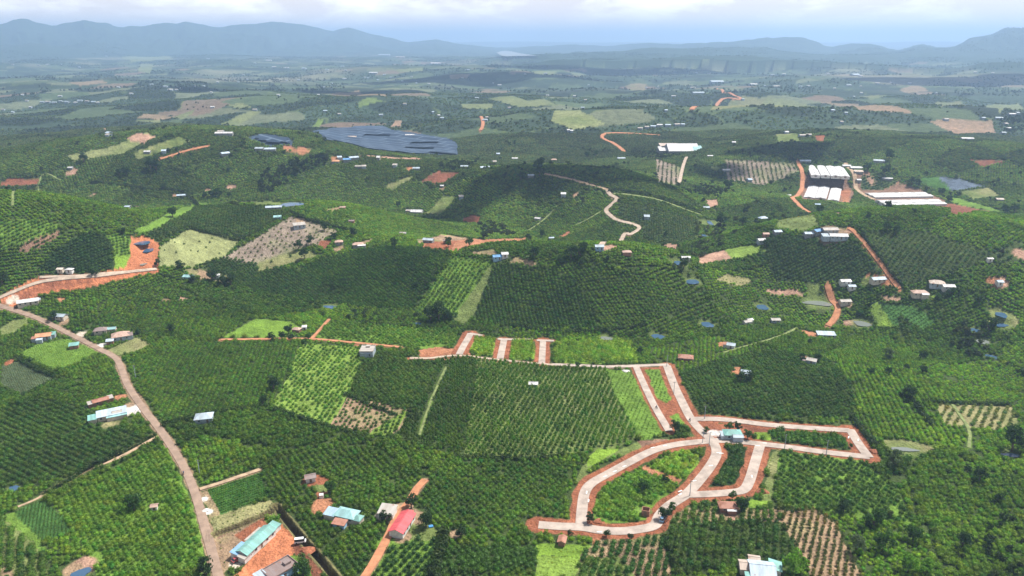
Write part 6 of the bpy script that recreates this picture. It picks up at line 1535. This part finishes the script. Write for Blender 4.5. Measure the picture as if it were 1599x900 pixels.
def build_nets():
    m = sheet_metal('shade_net', (.022, .042, .085), 0.0, .02)
    m.node_tree.nodes['Principled BSDF'].inputs['Roughness'].default_value = .95
    nt = m.node_tree; b = nt.nodes['Principled BSDF']
    tc = N(nt, 'ShaderNodeTexCoord'); mp = N(nt, 'ShaderNodeMapping'); mp.inputs['Rotation'].default_value = (0, 0, .5); L(nt, tc.outputs['Object'], mp.inputs[0])
    bk = N(nt, 'ShaderNodeTexBrick'); bk.inputs['Scale'].default_value = .02; bk.inputs['Mortar Size'].default_value = .035; bk.inputs['Brick Width'].default_value = .9; bk.inputs['Row Height'].default_value = .5
    bk.inputs['Color1'].default_value = (.020, .038, .068, 1); bk.inputs['Color2'].default_value = (.034, .060, .100, 1); bk.inputs['Mortar'].default_value = (.09, .13, .18, 1)
    L(nt, mp.outputs[0], bk.inputs['Vector']); L(nt, bk.outputs['Color'], b.inputs['Base Color'])
    for k, (p, g, pl) in enumerate(PLOTS):
        if g != 'net': continue
        poly = PLOTW[k]; x0, y0 = poly.min(0); x1, y1 = poly.max(0)
        cell = 6.0
        xs = np.arange(x0, x1, cell); ys = np.arange(y0, y1, cell)
        X, Y = np.meshgrid(xs, ys); ins = inside(X.ravel(), Y.ravel(), poly).reshape(X.shape)
        Z = h_final(X.ravel(), Y.ravel()).reshape(X.shape) + 2.4
        for _ in range(3):
            Zp = np.pad(Z, 2, mode='edge'); Z = sum(Zp[a:a + Z.shape[0], b:b + Z.shape[1]] for a in range(5) for b in range(5)) / 25
        t = empty('shade_net', (float(poly[:, 0].mean()), float(poly[:, 1].mean()), float(Z.mean()) - 3.4))
        tag(t, 'dark blue shade net stretched over terraced crops, the %s one' % ('smaller left' if len(p) == 5 else 'large wide'), 'shade net')
        mb = MB(); off = t.location
        for i in range(X.shape[0] - 1):
            for j in range(X.shape[1] - 1):
                if float(_hash(np.array([i // 6]), np.array([j // 8]), 5 + k)[0]) > .10 and ins[i, j] and ins[i + 1, j] and ins[i, j + 1] and ins[i + 1, j + 1]:
                    q = [(X[a, b] - off[0], Y[a, b] - off[1], Z[a, b] - off[2]) for a, b in ((i, j), (i, j + 1), (i + 1, j + 1), (i + 1, j))]
                    mb.quad(*q)
        mb.build('net_cover', m, t)
# ------------------------------------------------------------------ trees that stand out singly: (u, v of the crown, size, leaf kind)
TREES = [(82,494,1.25,'dark'),(215,515,.8,'mid'),(266,514,1.15,'dark'),(208,787,1.35,'mid'),(320,893,1.3,'dark'),(426,600,1.5,'dark'),(410,625,1.0,'dark'),
 (450,515,1.15,'dark'),(424,525,.9,'dark'),(439,524,.95,'dark'),(454,526,.85,'dark'),(481,524,.9,'mid'),(475,533,.7,'mid'),(672,497,2.1,'dark'),(685,495,2.2,'dark'),(697,494,1.6,'dark'),(706,494,1.3,'mid'),
 (1157,590,1.2,'dark'),(1172,590,1.1,'dark'),(1055,666,1.0,'dark'),(902,566,.7,'mid'),(1000,546,.9,'dark'),(1389,556,1.4,'grey'),(1442,556,1.1,'dark'),(1442,577,1.0,'dark'),(1422,616,1.5,'dark'),(1254,557,.9,'dark'),
 (1277,558,.95,'dark'),(1360,577,.8,'mid'),(1389,578,.8,'dark'),(1417,570,.7,'dark'),(1265,531,.7,'dark'),(1545,510,1.8,'dark'),(1532,742,1.2,'dark'),(1582,696,2.2,'dark'),(1319,790,1.15,'dark'),(1366,812,1.5,'mid'),(1380,850,1.5,'mid'),
 (1338,852,1.3,'grey'),(1420,884,1.35,'bright'),(1445,886,1.2,'bright'),(1240,884,1.7,'bright'),(1505,845,1.2,'dark'),(1427,835,1.2,'mid'),(1397,722,1.4,'grey'),(1512,729,.75,'dark'),(1560,775,.8,'dark'),
 (1038,801,1.0,'dark'),(1050,790,.7,'mid'),(921,806,.75,'dark'),(947,829,.6,'dark'),(1159,788,1.2,'dark'),(1040,746,.7,'dark'),(1004,760,1.1,'mid'),(1144,772,.7,'mid'),(1116,776,.4,'dark'),(891,827,.45,'dark'),(984,833,.5,'dark'),
 (642,784,1.05,'dark'),(665,813,1.25,'dark'),(602,805,.9,'dark'),(514,760,1.0,'mid'),(720,830,.9,'dark'),(472,890,1.4,'mid'),(1153,664,.8,'dark'),(1139,665,.9,'mid'),(1104,668,.6,'mid'),(1168,677,.85,'mid'),(1330,690,.4,'mid'),
 (466,386,1.5,'dark'),(485,377,1.5,'dark'),(521,369,1.2,'dark'),(552,364,1.5,'dark'),(475,400,1.7,'dark'),(616,381,1.3,'dark'),(700,375,1.1,'dark'),(756,369,1.7,'dark'),(734,380,1.4,'mid'),(507,355,1.2,'dark'),(622,320,1.2,'dark'),(648,443,.9,'dark'),
 (836,397,1.7,'dark'),(875,407,1.1,'dark'),(909,408,.9,'dark'),(906,395,1.9,'dark'),(892,397,1.9,'dark'),(825,371,1.3,'dark'),(847,366,1.4,'dark'),(841,262,2.6,'dark'),(843,271,2.2,'dark'),(814,279,2.0,'dark'),(917,243,1.8,'dark'),(930,242,1.8,'dark'),
 (1125,350,2.4,'dark'),(1160,349,1.6,'dark'),(1137,292,2.4,'dark'),(1040,365,1.0,'dark'),(235,261,2.7,'dark'),(244,264,2.8,'dark'),(197,271,2.0,'dark'),(185,271,1.7,'dark'),(130,250,2.3,'dark'),(255,294,1.5,'dark'),(331,305,1.6,'dark'),(342,305,1.9,'dark'),
 (357,305,1.3,'dark'),(319,306,1.3,'dark'),(269,334,1.6,'dark'),(282,416,1.3,'dark'),(330,435,1.7,'dark'),(360,440,1.8,'dark'),(347,440,1.6,'dark'),(147,425,1.0,'dark'),(2,440,1.7,'dark'),(246,411,1.0,'dark'),(300,436,1.2,'dark'),
 (1389,247,3.0,'dark'),(1424,286,2.0,'dark'),(1434,289,1.8,'dark'),(1470,302,1.7,'dark'),(1482,312,1.7,'dark'),(1585,330,2.1,'dark'),(1570,330,1.8,'dark'),(1280,329,1.4,'dark'),(1382,270,2.4,'dark'),(1355,265,2.4,'dark'),(1386,355,1.4,'dark'),(1400,359,1.2,'dark'),
 (700,380,.9,'mid'),(1068,415,1.2,'dark'),(1196,380,1.2,'dark'),(1465,462,.9,'mid'),(1485,455,1.1,'dark'),(1530,470,1.2,'dark'),(520,448,.9,'dark'),(380,480,1.0,'mid'),(190,360,1.0,'dark')]
LM_EXTRA = [(1097, 690, 'the road junction'), (700, 640, 'the vine columns'), (930, 600, 'the vine columns'), (1500, 650, 'the straw coloured plot'), (870, 880, 'the lime green square'), (640, 870, 'the spaced rows'),
            (400, 515, 'the lime green field'), (1000, 770, 'the loop of plots'), (1130, 730, 'the dark plot'), (1270, 690, 'the far end plots'), (960, 310, 'the zigzag dirt road'), (1130, 400, 'the pink and yellow plot'),
            (700, 450, 'the bright row plot'), (315, 385, 'the pale green plot'), (430, 375, 'the pinkish sparse plot'), (225, 395, 'the orange bare soil'), (60, 460, 'the orange project ground'), (1250, 350, 'the yellow green hilltop plot'),
            (1190, 265, 'the striped brown field'), (950, 270, 'the big cloud shadow'), (690, 275, 'the red soil plot'), (1500, 325, 'the red soil wedge'), (80, 380, 'the dome hill'), (1280, 850, 'the tan rows'), (700, 380, 'the hilltop clearing'),
            (300, 560, 'the field right of the asphalt road'), (1395, 495, 'the striped plots'), (500, 600, 'the yellow green plot'), (320, 700, 'the asphalt road'), (1412, 701, 'the long grey green pond'), (1580, 710, 'the right edge pond')]
def short(lab):
    w = re.split(r' (?:with|beside|of|in|at|on|above|below|behind|right|left|along|between|standing|touching|half|among|inside|alone|just|amid) ', lab)[0]
    return 'the ' + w
import re
LMK = [(h[1], h[2], short(h[10])) for h in HOUSES if h[2] > 300] + LM_EXTRA
from collections import Counter
_c = Counter(l[2] for l in LMK)
LMK = [l for l in LMK if (_c[l[2]] == 1 or l in LM_EXTRA) and len(l[2].split()) <= 6]
def where(u, v, skip=0, ban=()):
    k = sorted(((math.hypot(u - a, (v - b) * 1.6), a, b, s) for a, b, s in LMK if s not in ban))[skip]
    d, a, b, s = k
    if abs(u - a) > abs(v - b) * 1.3: r = 'left of' if u < a else 'right of'
    else: r = 'behind' if v < b else 'in front of'
    return r, s
USED = set()
def unique_label(base, u, v):
    r, s = where(u, v)
    lab = '%s %s %s' % (base, r, s)
    for k in range(1, 16):
        if lab not in USED and len(lab.split()) <= 16: break
        r2, s2 = where(u, v, k)
        lab = '%s %s %s, %s %s' % (base, r, s, r2, s2) if k < 8 else '%s %s %s' % (base, r2, s2)
    USED.add(lab)
    return lab
LOOK = {'dark': 'dark green', 'mid': 'mid green', 'bright': 'bright yellow green', 'grey': 'grey green'}
def build_trees():
    pos = rooftop([t[0] for t in TREES], [t[1] for t in TREES], 3.0)
    for i, ((u, v, s, kind), (x, y)) in enumerate(zip(TREES, pos)):
        size = 'small' if s < .85 else 'large' if s >= 1.5 else 'round'
        z = float(h_final(np.array([x]), np.array([y]))[0])
        name = 'tree'
        t = empty(name, (x, y, z), (i * 1.7) % 6.28); t.scale = (s, s, s * (.92 + .04 * (i % 5)))
        tag(t, unique_label('%s %s tree' % (size, LOOK[kind]), u, v), 'tree')
        tm, cm = tree_meshes(kind, i % 4)
        for nm, me in (('trunk', tm), ('crown', cm)):
            o = bpy.data.objects.new(nm, me); COL.objects.link(o); o.parent = t
BUSHM = {}
def build_singles():
    for (x, y, shape, size, tint, lab, k) in SINGLES:
        if k == -1:
            c_, s_ = cos(PITCH), sin(PITCH); d_ = y * c_ + CAM_Z * s_
            r_, w_ = where(799.5 + F_PX * x / d_, 450 - F_PX * (y * s_ - CAM_Z * c_) / d_)
            lab = 'coffee bush in the dense planting %s %s' % (r_, w_); tint = (.058, .125, .017)
        mine = [b for b in BUSHM if b[1] == k]
        if len(mine) < 4:
            mm = leaf_mat('bush_leaves', False, tuple(c * f for c, f in zip(tint, (1 + .12 * (len(mine) - 1.5),) * 3)))
            p = {'coffee': (84, 1.38, 1.30, .72, .27), 'column': (46, .80, 1.75, 1.15, .28)}[shape]
            BUSHM[(shape, k, len(mine))] = bush_mesh('bush', 500 + 10 * k + len(mine), *p, mm)
            mine = [b for b in BUSHM if b[1] == k]
        me = BUSHM[mine[int((x * 7 + y * 3) % len(mine))]]
        o = bpy.data.objects.new('coffee_bush' if shape == 'coffee' else 'vine_column', me); COL.objects.link(o)
        q = size * (.88 + .24 * ((x * 12.9 + y * 78.2) % 1.0))
        o.location = (x, y, float(h_final(np.array([x]), np.array([y]))[0])); o.scale = (q, q, q); o.rotation_euler = (0, 0, (x * 3.3 + y) % 6.28)
        tag(o, lab, 'bush', 'nearest plants of %s' % lab.split(' in ', 1)[-1])
M['rubber'] = mat('rubber', (.02, .02, .02), .8); M['chrome'] = mat('grey_metal', (.35, .36, .38), .4, metal=.7)
M['carglass'] = mat('car_glass', (.02, .03, .04), .1, spec=.7); M['skin'] = mat('skin', (.42, .26, .18), .6)
def ground_at(u, v):
    (x, y), = cast([u], [v]); return x, y, float(h_final(np.array([x]), np.array([y]))[0])
def wheel(parent, x, y, r, w):
    mb = MB(); n = 14
    for i in range(n):
        a, b = 2 * pi * i / n, 2 * pi * (i + 1) / n
        mb.quad((x + r * cos(a), y - w / 2, r + r * sin(a)), (x + r * cos(b), y - w / 2, r + r * sin(b)), (x + r * cos(b), y + w / 2, r + r * sin(b)), (x + r * cos(a), y + w / 2, r + r * sin(a)))
        for s in (-1, 1): mb.poly([(x, y + s * w / 2, r), (x + r * cos(a), y + s * w / 2, r + r * sin(a)), (x + r * cos(b), y + s * w / 2, r + r * sin(b))])
    return mb.build('wheel', M['rubber'], parent)
def car(u, v, ang, col, label, van=False):
    x, y, z = ground_at(u, v)
    t = empty('parked_car' if not van else 'parked_van', (x, y, z + .26), R(ang)); tag(t, label, 'van' if van else 'car')
    paint = mat('car_paint', col, .3, .03, .5, spec=.5)
    hb, hc = (.95, 1.9) if van else (.85, 1.42)
    mb = MB()
    prof = [(-2.1, .32), (2.1, .32), (2.18, .6), (2.05, hb - .06), (1.1 if not van else 1.6, hb), (-2.05, hb), (-2.15, .6)]
    mb.prism([(a, -.84, b) for a, b in prof], (0, 1.68, 0)); mb.build('body', paint, t)
    mb = MB(); xs = ((1.0, .45, -1.35, -1.9) if not van else (1.75, 1.35, -1.95, -2.0))
    lo = [(xs[0], -.78, hb + .002), (xs[3], -.78, hb + .002), (xs[3], .78, hb + .002), (xs[0], .78, hb + .002)]
    hi = [(xs[1], -.66, hc), (xs[2], -.66, hc), (xs[2], .66, hc), (xs[1], .66, hc)]
    for i in range(4): mb.poly([lo[i], lo[(i + 1) % 4], hi[(i + 1) % 4], hi[i]])
    mb.build('window_band', M['carglass'], t)
    mb = MB(); mb.box(xs[2], xs[1], -.67, .67, hc + .002, hc + .06); mb.build('roof', paint, t)
    for a in (-1.3, 1.3):
        for b in (-.8, .8): wheel(t, a, b, .32, .2)
def skin_person(name, joints, edges, radii, colour_mat, parent=None):
    me = bpy.data.meshes.new(name); me.from_pydata(joints, edges, []); me.update()
    o = bpy.data.objects.new(name, me); COL.objects.link(o)
    sk = o.modifiers.new('skin', 'SKIN'); sk.use_smooth_shade = True
    for i, r in enumerate(radii): me.skin_vertices[0].data[i].radius = (r, r)
    me.skin_vertices[0].data[0].use_root = True
    sb = o.modifiers.new('sub', 'SUBSURF'); sb.levels = 1; sb.render_levels = 1
    me.materials.append(colour_mat)
    if parent: o.parent = parent
    return o
def motorbike(u, v, ang, where_):
    x, y, z = ground_at(u, v); z += .24
    t = empty('motorbike', (x, y, z), R(ang)); tag(t, 'dark motorbike ridden %s' % where_, 'motorbike')
    body = mat('bike_paint', (.08, .02, .02), .3, spec=.5)
    mb = MB(); mb.tube([(-.75, 0, .62), (-.3, 0, .72), (.15, 0, .62), (.42, 0, .85)], [.10, .17, .14, .08], 8); mb.build('body', body, t)
    mb = MB(); mb.box(-.72, .02, -.13, .13, .80, .90); mb.build('seat', M['rubber'], t)
    mb = MB(); mb.tube([(.62, 0, .30), (.42, 0, .95)], [.04, .04], 6); mb.tube([(.42, -.32, 1.02), (.42, .32, 1.02)], [.025, .025], 6); mb.build('handlebar', M['chrome'], t)
    for a in (-.62, .64): wheel(t, a, 0, .30, .11)
    j = [(-.25, 0, .95), (-.22, 0, 1.2), (-.16, 0, 1.42), (-.13, 0, 1.52), (-.10, 0, 1.66), (-.16, .19, 1.40), (.10, .26, 1.18), (.38, .24, 1.06), (-.16, -.19, 1.40), (.10, -.26, 1.18), (.38, -.24, 1.06),
         (-.2, .12, .92), (.18, .17, .84), (.05, .17, .38), (-.2, -.12, .92), (.18, -.17, .84), (.05, -.17, .38)]
    e = [(0, 1), (1, 2), (2, 3), (3, 4), (2, 5), (5, 6), (6, 7), (2, 8), (8, 9), (9, 10), (0, 11), (11, 12), (12, 13), (0, 14), (14, 15), (15, 16)]
    r = [.15, .15, .14, .06, .11, .07, .05, .035, .07, .05, .035, .09, .075, .045, .09, .075, .045]
    p = skin_person('person', j, e, r, mat('rider_clothes', (.10, .13, .22), .8))
    p.location = (x, y, z); p.rotation_euler = (0, 0, R(ang))
    tag(p, 'helmeted person in dark blue clothes riding %s' % where_, 'person')
    hm = MB(); n = 10
    pts = []
    for i in range(5):
        e_ = -.3 + i * .42
        pts.append([( -.10 + .145 * cos(e_) * cos(2 * pi * q / n), .145 * cos(e_) * sin(2 * pi * q / n), 1.68 + .145 * sin(e_)) for q in range(n)])
    for a, b in zip(pts[:-1], pts[1:]):
        for q in range(n): hm.quad(a[q], a[(q + 1) % n], b[(q + 1) % n], b[q])
    hm.poly(pts[-1])
    hm.build('helmet', mat('helmet', (.5, .08, .06), .3), p)
def pole(u, v, label, hgt=7.5):
    x, y, z = ground_at(u, v)
    t = empty('utility_pole', (x, y, z)); tag(t, label, 'utility pole')
    mb = MB(); mb.tube([(0, 0, -.6), (0, 0, hgt)], [.17, .11], 8); mb.build('post', wallm('greyblue'), t)
    mb = MB(); mb.box(-.8, .8, -.05, .05, hgt - .5, hgt - .38); mb.build('crossarm', M['bark'], t)
    for k in (-.65, 0, .65):
        mb = MB(); mb.tube([(k, 0, hgt - .38), (k, 0, hgt - .16)], [.06, .05], 6); mb.build('insulator', wallm('white'), t)
def mound(name, u, v, r, h, m, label, cat, seed):
    x, y, z = ground_at(u, v); rng = np.random.default_rng(seed); n = 18; mb = MB()
    rings = []
    for i in range(5):
        q = i / 4; k = len(mb.v)
        for j in range(n):
            a = 2 * pi * j / n; rr = r * (1 - q) * (1 + .2 * sin(3 * a + seed) + rng.normal(0, .06)) + .05
            mb.v.append((rr * cos(a), rr * sin(a) * .75, h * (1 - (1 - q) ** 2) - .25 * (i == 0) + rng.normal(0, .05)))
        rings.append(k)
    for a, b in zip(rings[:-1], rings[1:]):
        for j in range(n): mb.f.append((a + j, a + (j + 1) % n, b + (j + 1) % n, b + j)); mb.m.append(0)
    mb.f.append(tuple(rings[-1] + j for j in range(n))); mb.m.append(0)
    o = mb.build(name, m); o.location = (x, y, z); tag(o, label, cat)
def small_box(name, u, v, l, w, h, ang, m, label, cat, lift=0):
    x, y, z = ground_at(u, v); mb = MB()
    b = .04
    mb.prism([(-l/2 + b, -w/2, -.3), (l/2 - b, -w/2, -.3), (l/2, -w/2 + b, -.3), (l/2, w/2 - b, -.3), (l/2 - b, w/2, -.3), (-l/2 + b, w/2, -.3), (-l/2, w/2 - b, -.3), (-l/2, -w/2 + b, -.3)], (0, 0, h + .3))
    o = mb.build(name, m); o.location = (x, y, z + lift); o.rotation_euler = (0, 0, R(ang)); tag(o, label, cat)
    return o
def build_small():
    car(371, 876, 48, (.45, .10, .10), 'dark red car parked on the pale yard of the long teal roofed farmhouse')
    car(1035, 813, 60, (.25, .42, .60), 'light blue van parked under the dark tree at the bottom bend', True)
    car(469, 849, 10, (.75, .75, .73), 'white van parked on the red earth beside the deep dark ditch', True)
    motorbike(287, 741, 118, 'down the asphalt country road')
    motorbike(1025, 638, 112, 'along the narrow lane beside the grass strip')
    motorbike(1077, 658, 100, 'on the concrete road just above the junction')
    for (u, v, lab) in ((1041, 573, 'utility pole at the right end of the straight top road'), (1097, 692, 'utility pole on the left side of the road junction'), (1107, 697, 'utility pole in the middle of the road junction'),
                        (1077, 775, 'utility pole at the corner of the road turning back'), (1052, 616, 'utility pole beside the upper part of the long concrete road'), (1100, 655, 'utility pole beside the road behind the blue roofed house'),
                        (1225, 701, 'utility pole on the road right of the blue roofed house'), (1290, 710, 'utility pole near the far right end plots'), (312, 742, 'utility pole beside the asphalt road'), (212, 590, 'utility pole where the asphalt road bends')):
        pole(u, v, lab)
    gv = mat('gravel', (.62, .60, .57), .95, .2, 1.5, bump=.1); rs = mat('red_soil_heap', (.34, .13, .07), .95, .2, 1.0, bump=.1)
    mound('gravel_pile', 977, 580, 2.4, .8, gv, 'white gravel pile at the top of the narrow lane', 'gravel pile', 1)
    mound('gravel_pile', 322, 798, 2.0, .6, gv, 'pale gravel heap at the edge of the asphalt road', 'gravel pile', 2)
    mound('soil_heap', 1190, 768, 2.8, 1.3, rs, 'red soil heap at the corner of the road turning back', 'soil heap', 3)
    mound('soil_heap', 935, 815, 2.6, 1.0, rs, 'red soil heap inside the bottom left corner of the loop', 'soil heap', 4)
    mound('soil_heap', 735, 519, 2.2, 1.0, rs, 'red soil heap behind the leftmost short lane', 'soil heap', 5)
    mound('soil_heap', 480, 862, 3.0, 1.2, rs, 'red soil heap beside the deep dark ditch', 'soil heap', 6)
    mound('soil_heap', 1365, 706, 2.6, 1.3, rs, 'red soil heap at the far right end of the new roads', 'soil heap', 7)
    small_box('water_tank', 502, 777, 1.7, 1.7, 1.5, 10, wallm('white'), 'white water tank on the red driveway', 'water tank')
    small_box('tarpaulin', 673, 823, 1.7, 1.3, .5, 20, mat('blue_tarpaulin', (.08, .28, .60), .5), 'small blue tarpaulin right of the red roofed house', 'tarpaulin')
    slab = mat('concrete_slab', (.74, .72, .68), .8, .06, 1.2)
    for (u, v, a) in ((1122, 708, 0), (1110, 728, 10), (1084, 752, 20), (1062, 773, 40), (1126, 709, 0), (960, 737, 30), (975, 729, 30), (945, 745, 35), (916, 770, 80), (919, 783, 80), (1019, 700, 20), (1038, 697, 20), (1157, 690, 0), (1183, 697, 0), (1174, 745, 80), (1194, 693, 0), (1340, 688, 60), (1325, 684, 60), (936, 832, 0), (1062, 768, 30)):
        small_box('drain_slab', u, v, 2.0, .55, .35, a, slab, 'white concrete drain slab set beside a new concrete road', 'slab')['group'] = 'white drain slabs along the new roads'
# ------------------------------------------------------------------ clouds over the hills (out of the picture, they throw the dark patches)
M['cloud'] = mat('cloud', (.9, .9, .9), 1.0, .02, .01)
def cloud(u, v, lobes, label, alt=1350.0):
    (x, y), = cast([u], [v]); z = float(h_final(np.array([x]), np.array([y]))[0])
    k = (alt - z) / tan(SUN_EL)
    cx, cy = x + k * sin(SUN_AZ), y + k * cos(SUN_AZ)
    V, Fc = [], []
    rng = np.random.default_rng(int(u))
    nu, nv = 20, 10
    for (ox, oy, rx, ry, rz) in lobes:
        b = len(V)
        for i in range(nv + 1):
            e = -pi / 2 + pi * i / nv
            for j in range(nu):
                a = 2 * pi * j / nu; q = 1 + .16 * sin(3 * a + ox) * cos(2 * e) + rng.normal(0, .05)
                V.append((ox + rx * q * cos(e) * cos(a), oy + ry * q * cos(e) * sin(a), rz * q * sin(e) * (1 if e > 0 else .35)))
        for i in range(nv):
            for j in range(nu):
                Fc.append((b + i * nu + j, b + i * nu + (j + 1) % nu, b + (i + 1) * nu + (j + 1) % nu, b + (i + 1) * nu + j))
    me = bpy.data.meshes.new('cloud'); me.from_pydata(V, [], Fc); me.materials.append(M['cloud']); me.update()
    me.polygons.foreach_set('use_smooth', [True] * len(Fc))
    o = bpy.data.objects.new('cloud', me); COL.objects.link(o); o.location = (cx, cy, alt); tag(o, label, 'cloud')
def build_clouds():
    cloud(728, 326, [(-30, -48, 24, 30, 12), (-8, -14, 30, 34, 14), (14, 22, 32, 34, 13), (36, 60, 26, 30, 10)], 'small white cloud over the valley left of the zigzag road')
    cloud(950, 270, [(-55, 4, 40, 34, 14), (-15, 8, 46, 38, 16), (28, 6, 44, 40, 16), (60, -2, 30, 30, 12), (-90, 14, 26, 24, 10)], 'wide white cloud over the hill behind the zigzag road')
    cloud(1120, 272, [(0, 0, 26, 32, 12), (22, 10, 20, 24, 9), (-18, 12, 16, 24, 8)], 'small round white cloud right of the white factory')
    cloud(1235, 232, [(0, 0, 60, 40, 14), (-45, 10, 40, 30, 10)], 'flat white unseen cloud added to shade the barn yard')  # clouds from here on are added out of view to darken the far land
    cloud(580, 147, [(0, 0, 190, 90, 30), (170, 20, 130, 70, 24), (-150, 10, 110, 60, 20)], 'long white unseen cloud added to shade the middle plain left of centre')
    cloud(335, 139, [(0, 0, 150, 80, 30), (120, -10, 100, 60, 20)], 'long white unseen cloud added to shade the plain at the left')
    cloud(740, 122, [(0, 0, 380, 160, 50), (330, 40, 260, 120, 40), (-300, 0, 240, 110, 40)], 'big flat white unseen cloud added to shade the plain below the lake')
    cloud(965, 114, [(0, 0, 520, 260, 70), (450, 60, 380, 200, 50), (-450, -40, 380, 180, 50)], 'big flat white unseen cloud added to shade the foothills right of centre')
    cloud(1490, 124, [(0, 0, 480, 260, 70), (380, 40, 330, 200, 50)], 'big flat white unseen cloud added to shade the woods at the far right')
for k, (p, g, pl) in enumerate(PLOTS):
    if p[0] == (903, 869): SINGLE_PLOTS[k] = ('dark coffee bush in the spaced rows on tan soil at the bottom edge', 100)
    if p[0] == (590, 841): SINGLE_PLOTS[k] = ('dark coffee bush in the spaced grid below the red roofed house', 100)
    if p[0] == (1212, 796): SINGLE_PLOTS[k] = ('brownish green vine column in the tan rows at the bottom right', 100)
build_ground(); build_roads(); build_ponds()
build_nets(); build_houses(); build_far()
build_plants(); build_singles(); build_trees(); build_small(); build_clouds()
# ------------------------------------------------------------------ the air: one closed box of thin even haze
HZ = bpy.data.materials.new('haze'); HZ.use_nodes = True
nt = HZ.node_tree; nt.nodes.clear()
ho = N(nt, 'ShaderNodeOutputMaterial'); pv = N(nt, 'ShaderNodeVolumePrincipled')
pv.inputs['Color'].default_value = (.455, .665, .985, 1); pv.inputs['Density'].default_value = 0.000118; pv.inputs['Anisotropy'].default_value = 0.25
L(nt, pv.outputs[0], ho.inputs['Volume'])
mb = MB(); mb.box(-45000, 45000, -600, 43500, -120, 520)
hz = mb.build('haze', HZ); tag(hz, 'pale blue haze lying over the whole landscape', kind='stuff')
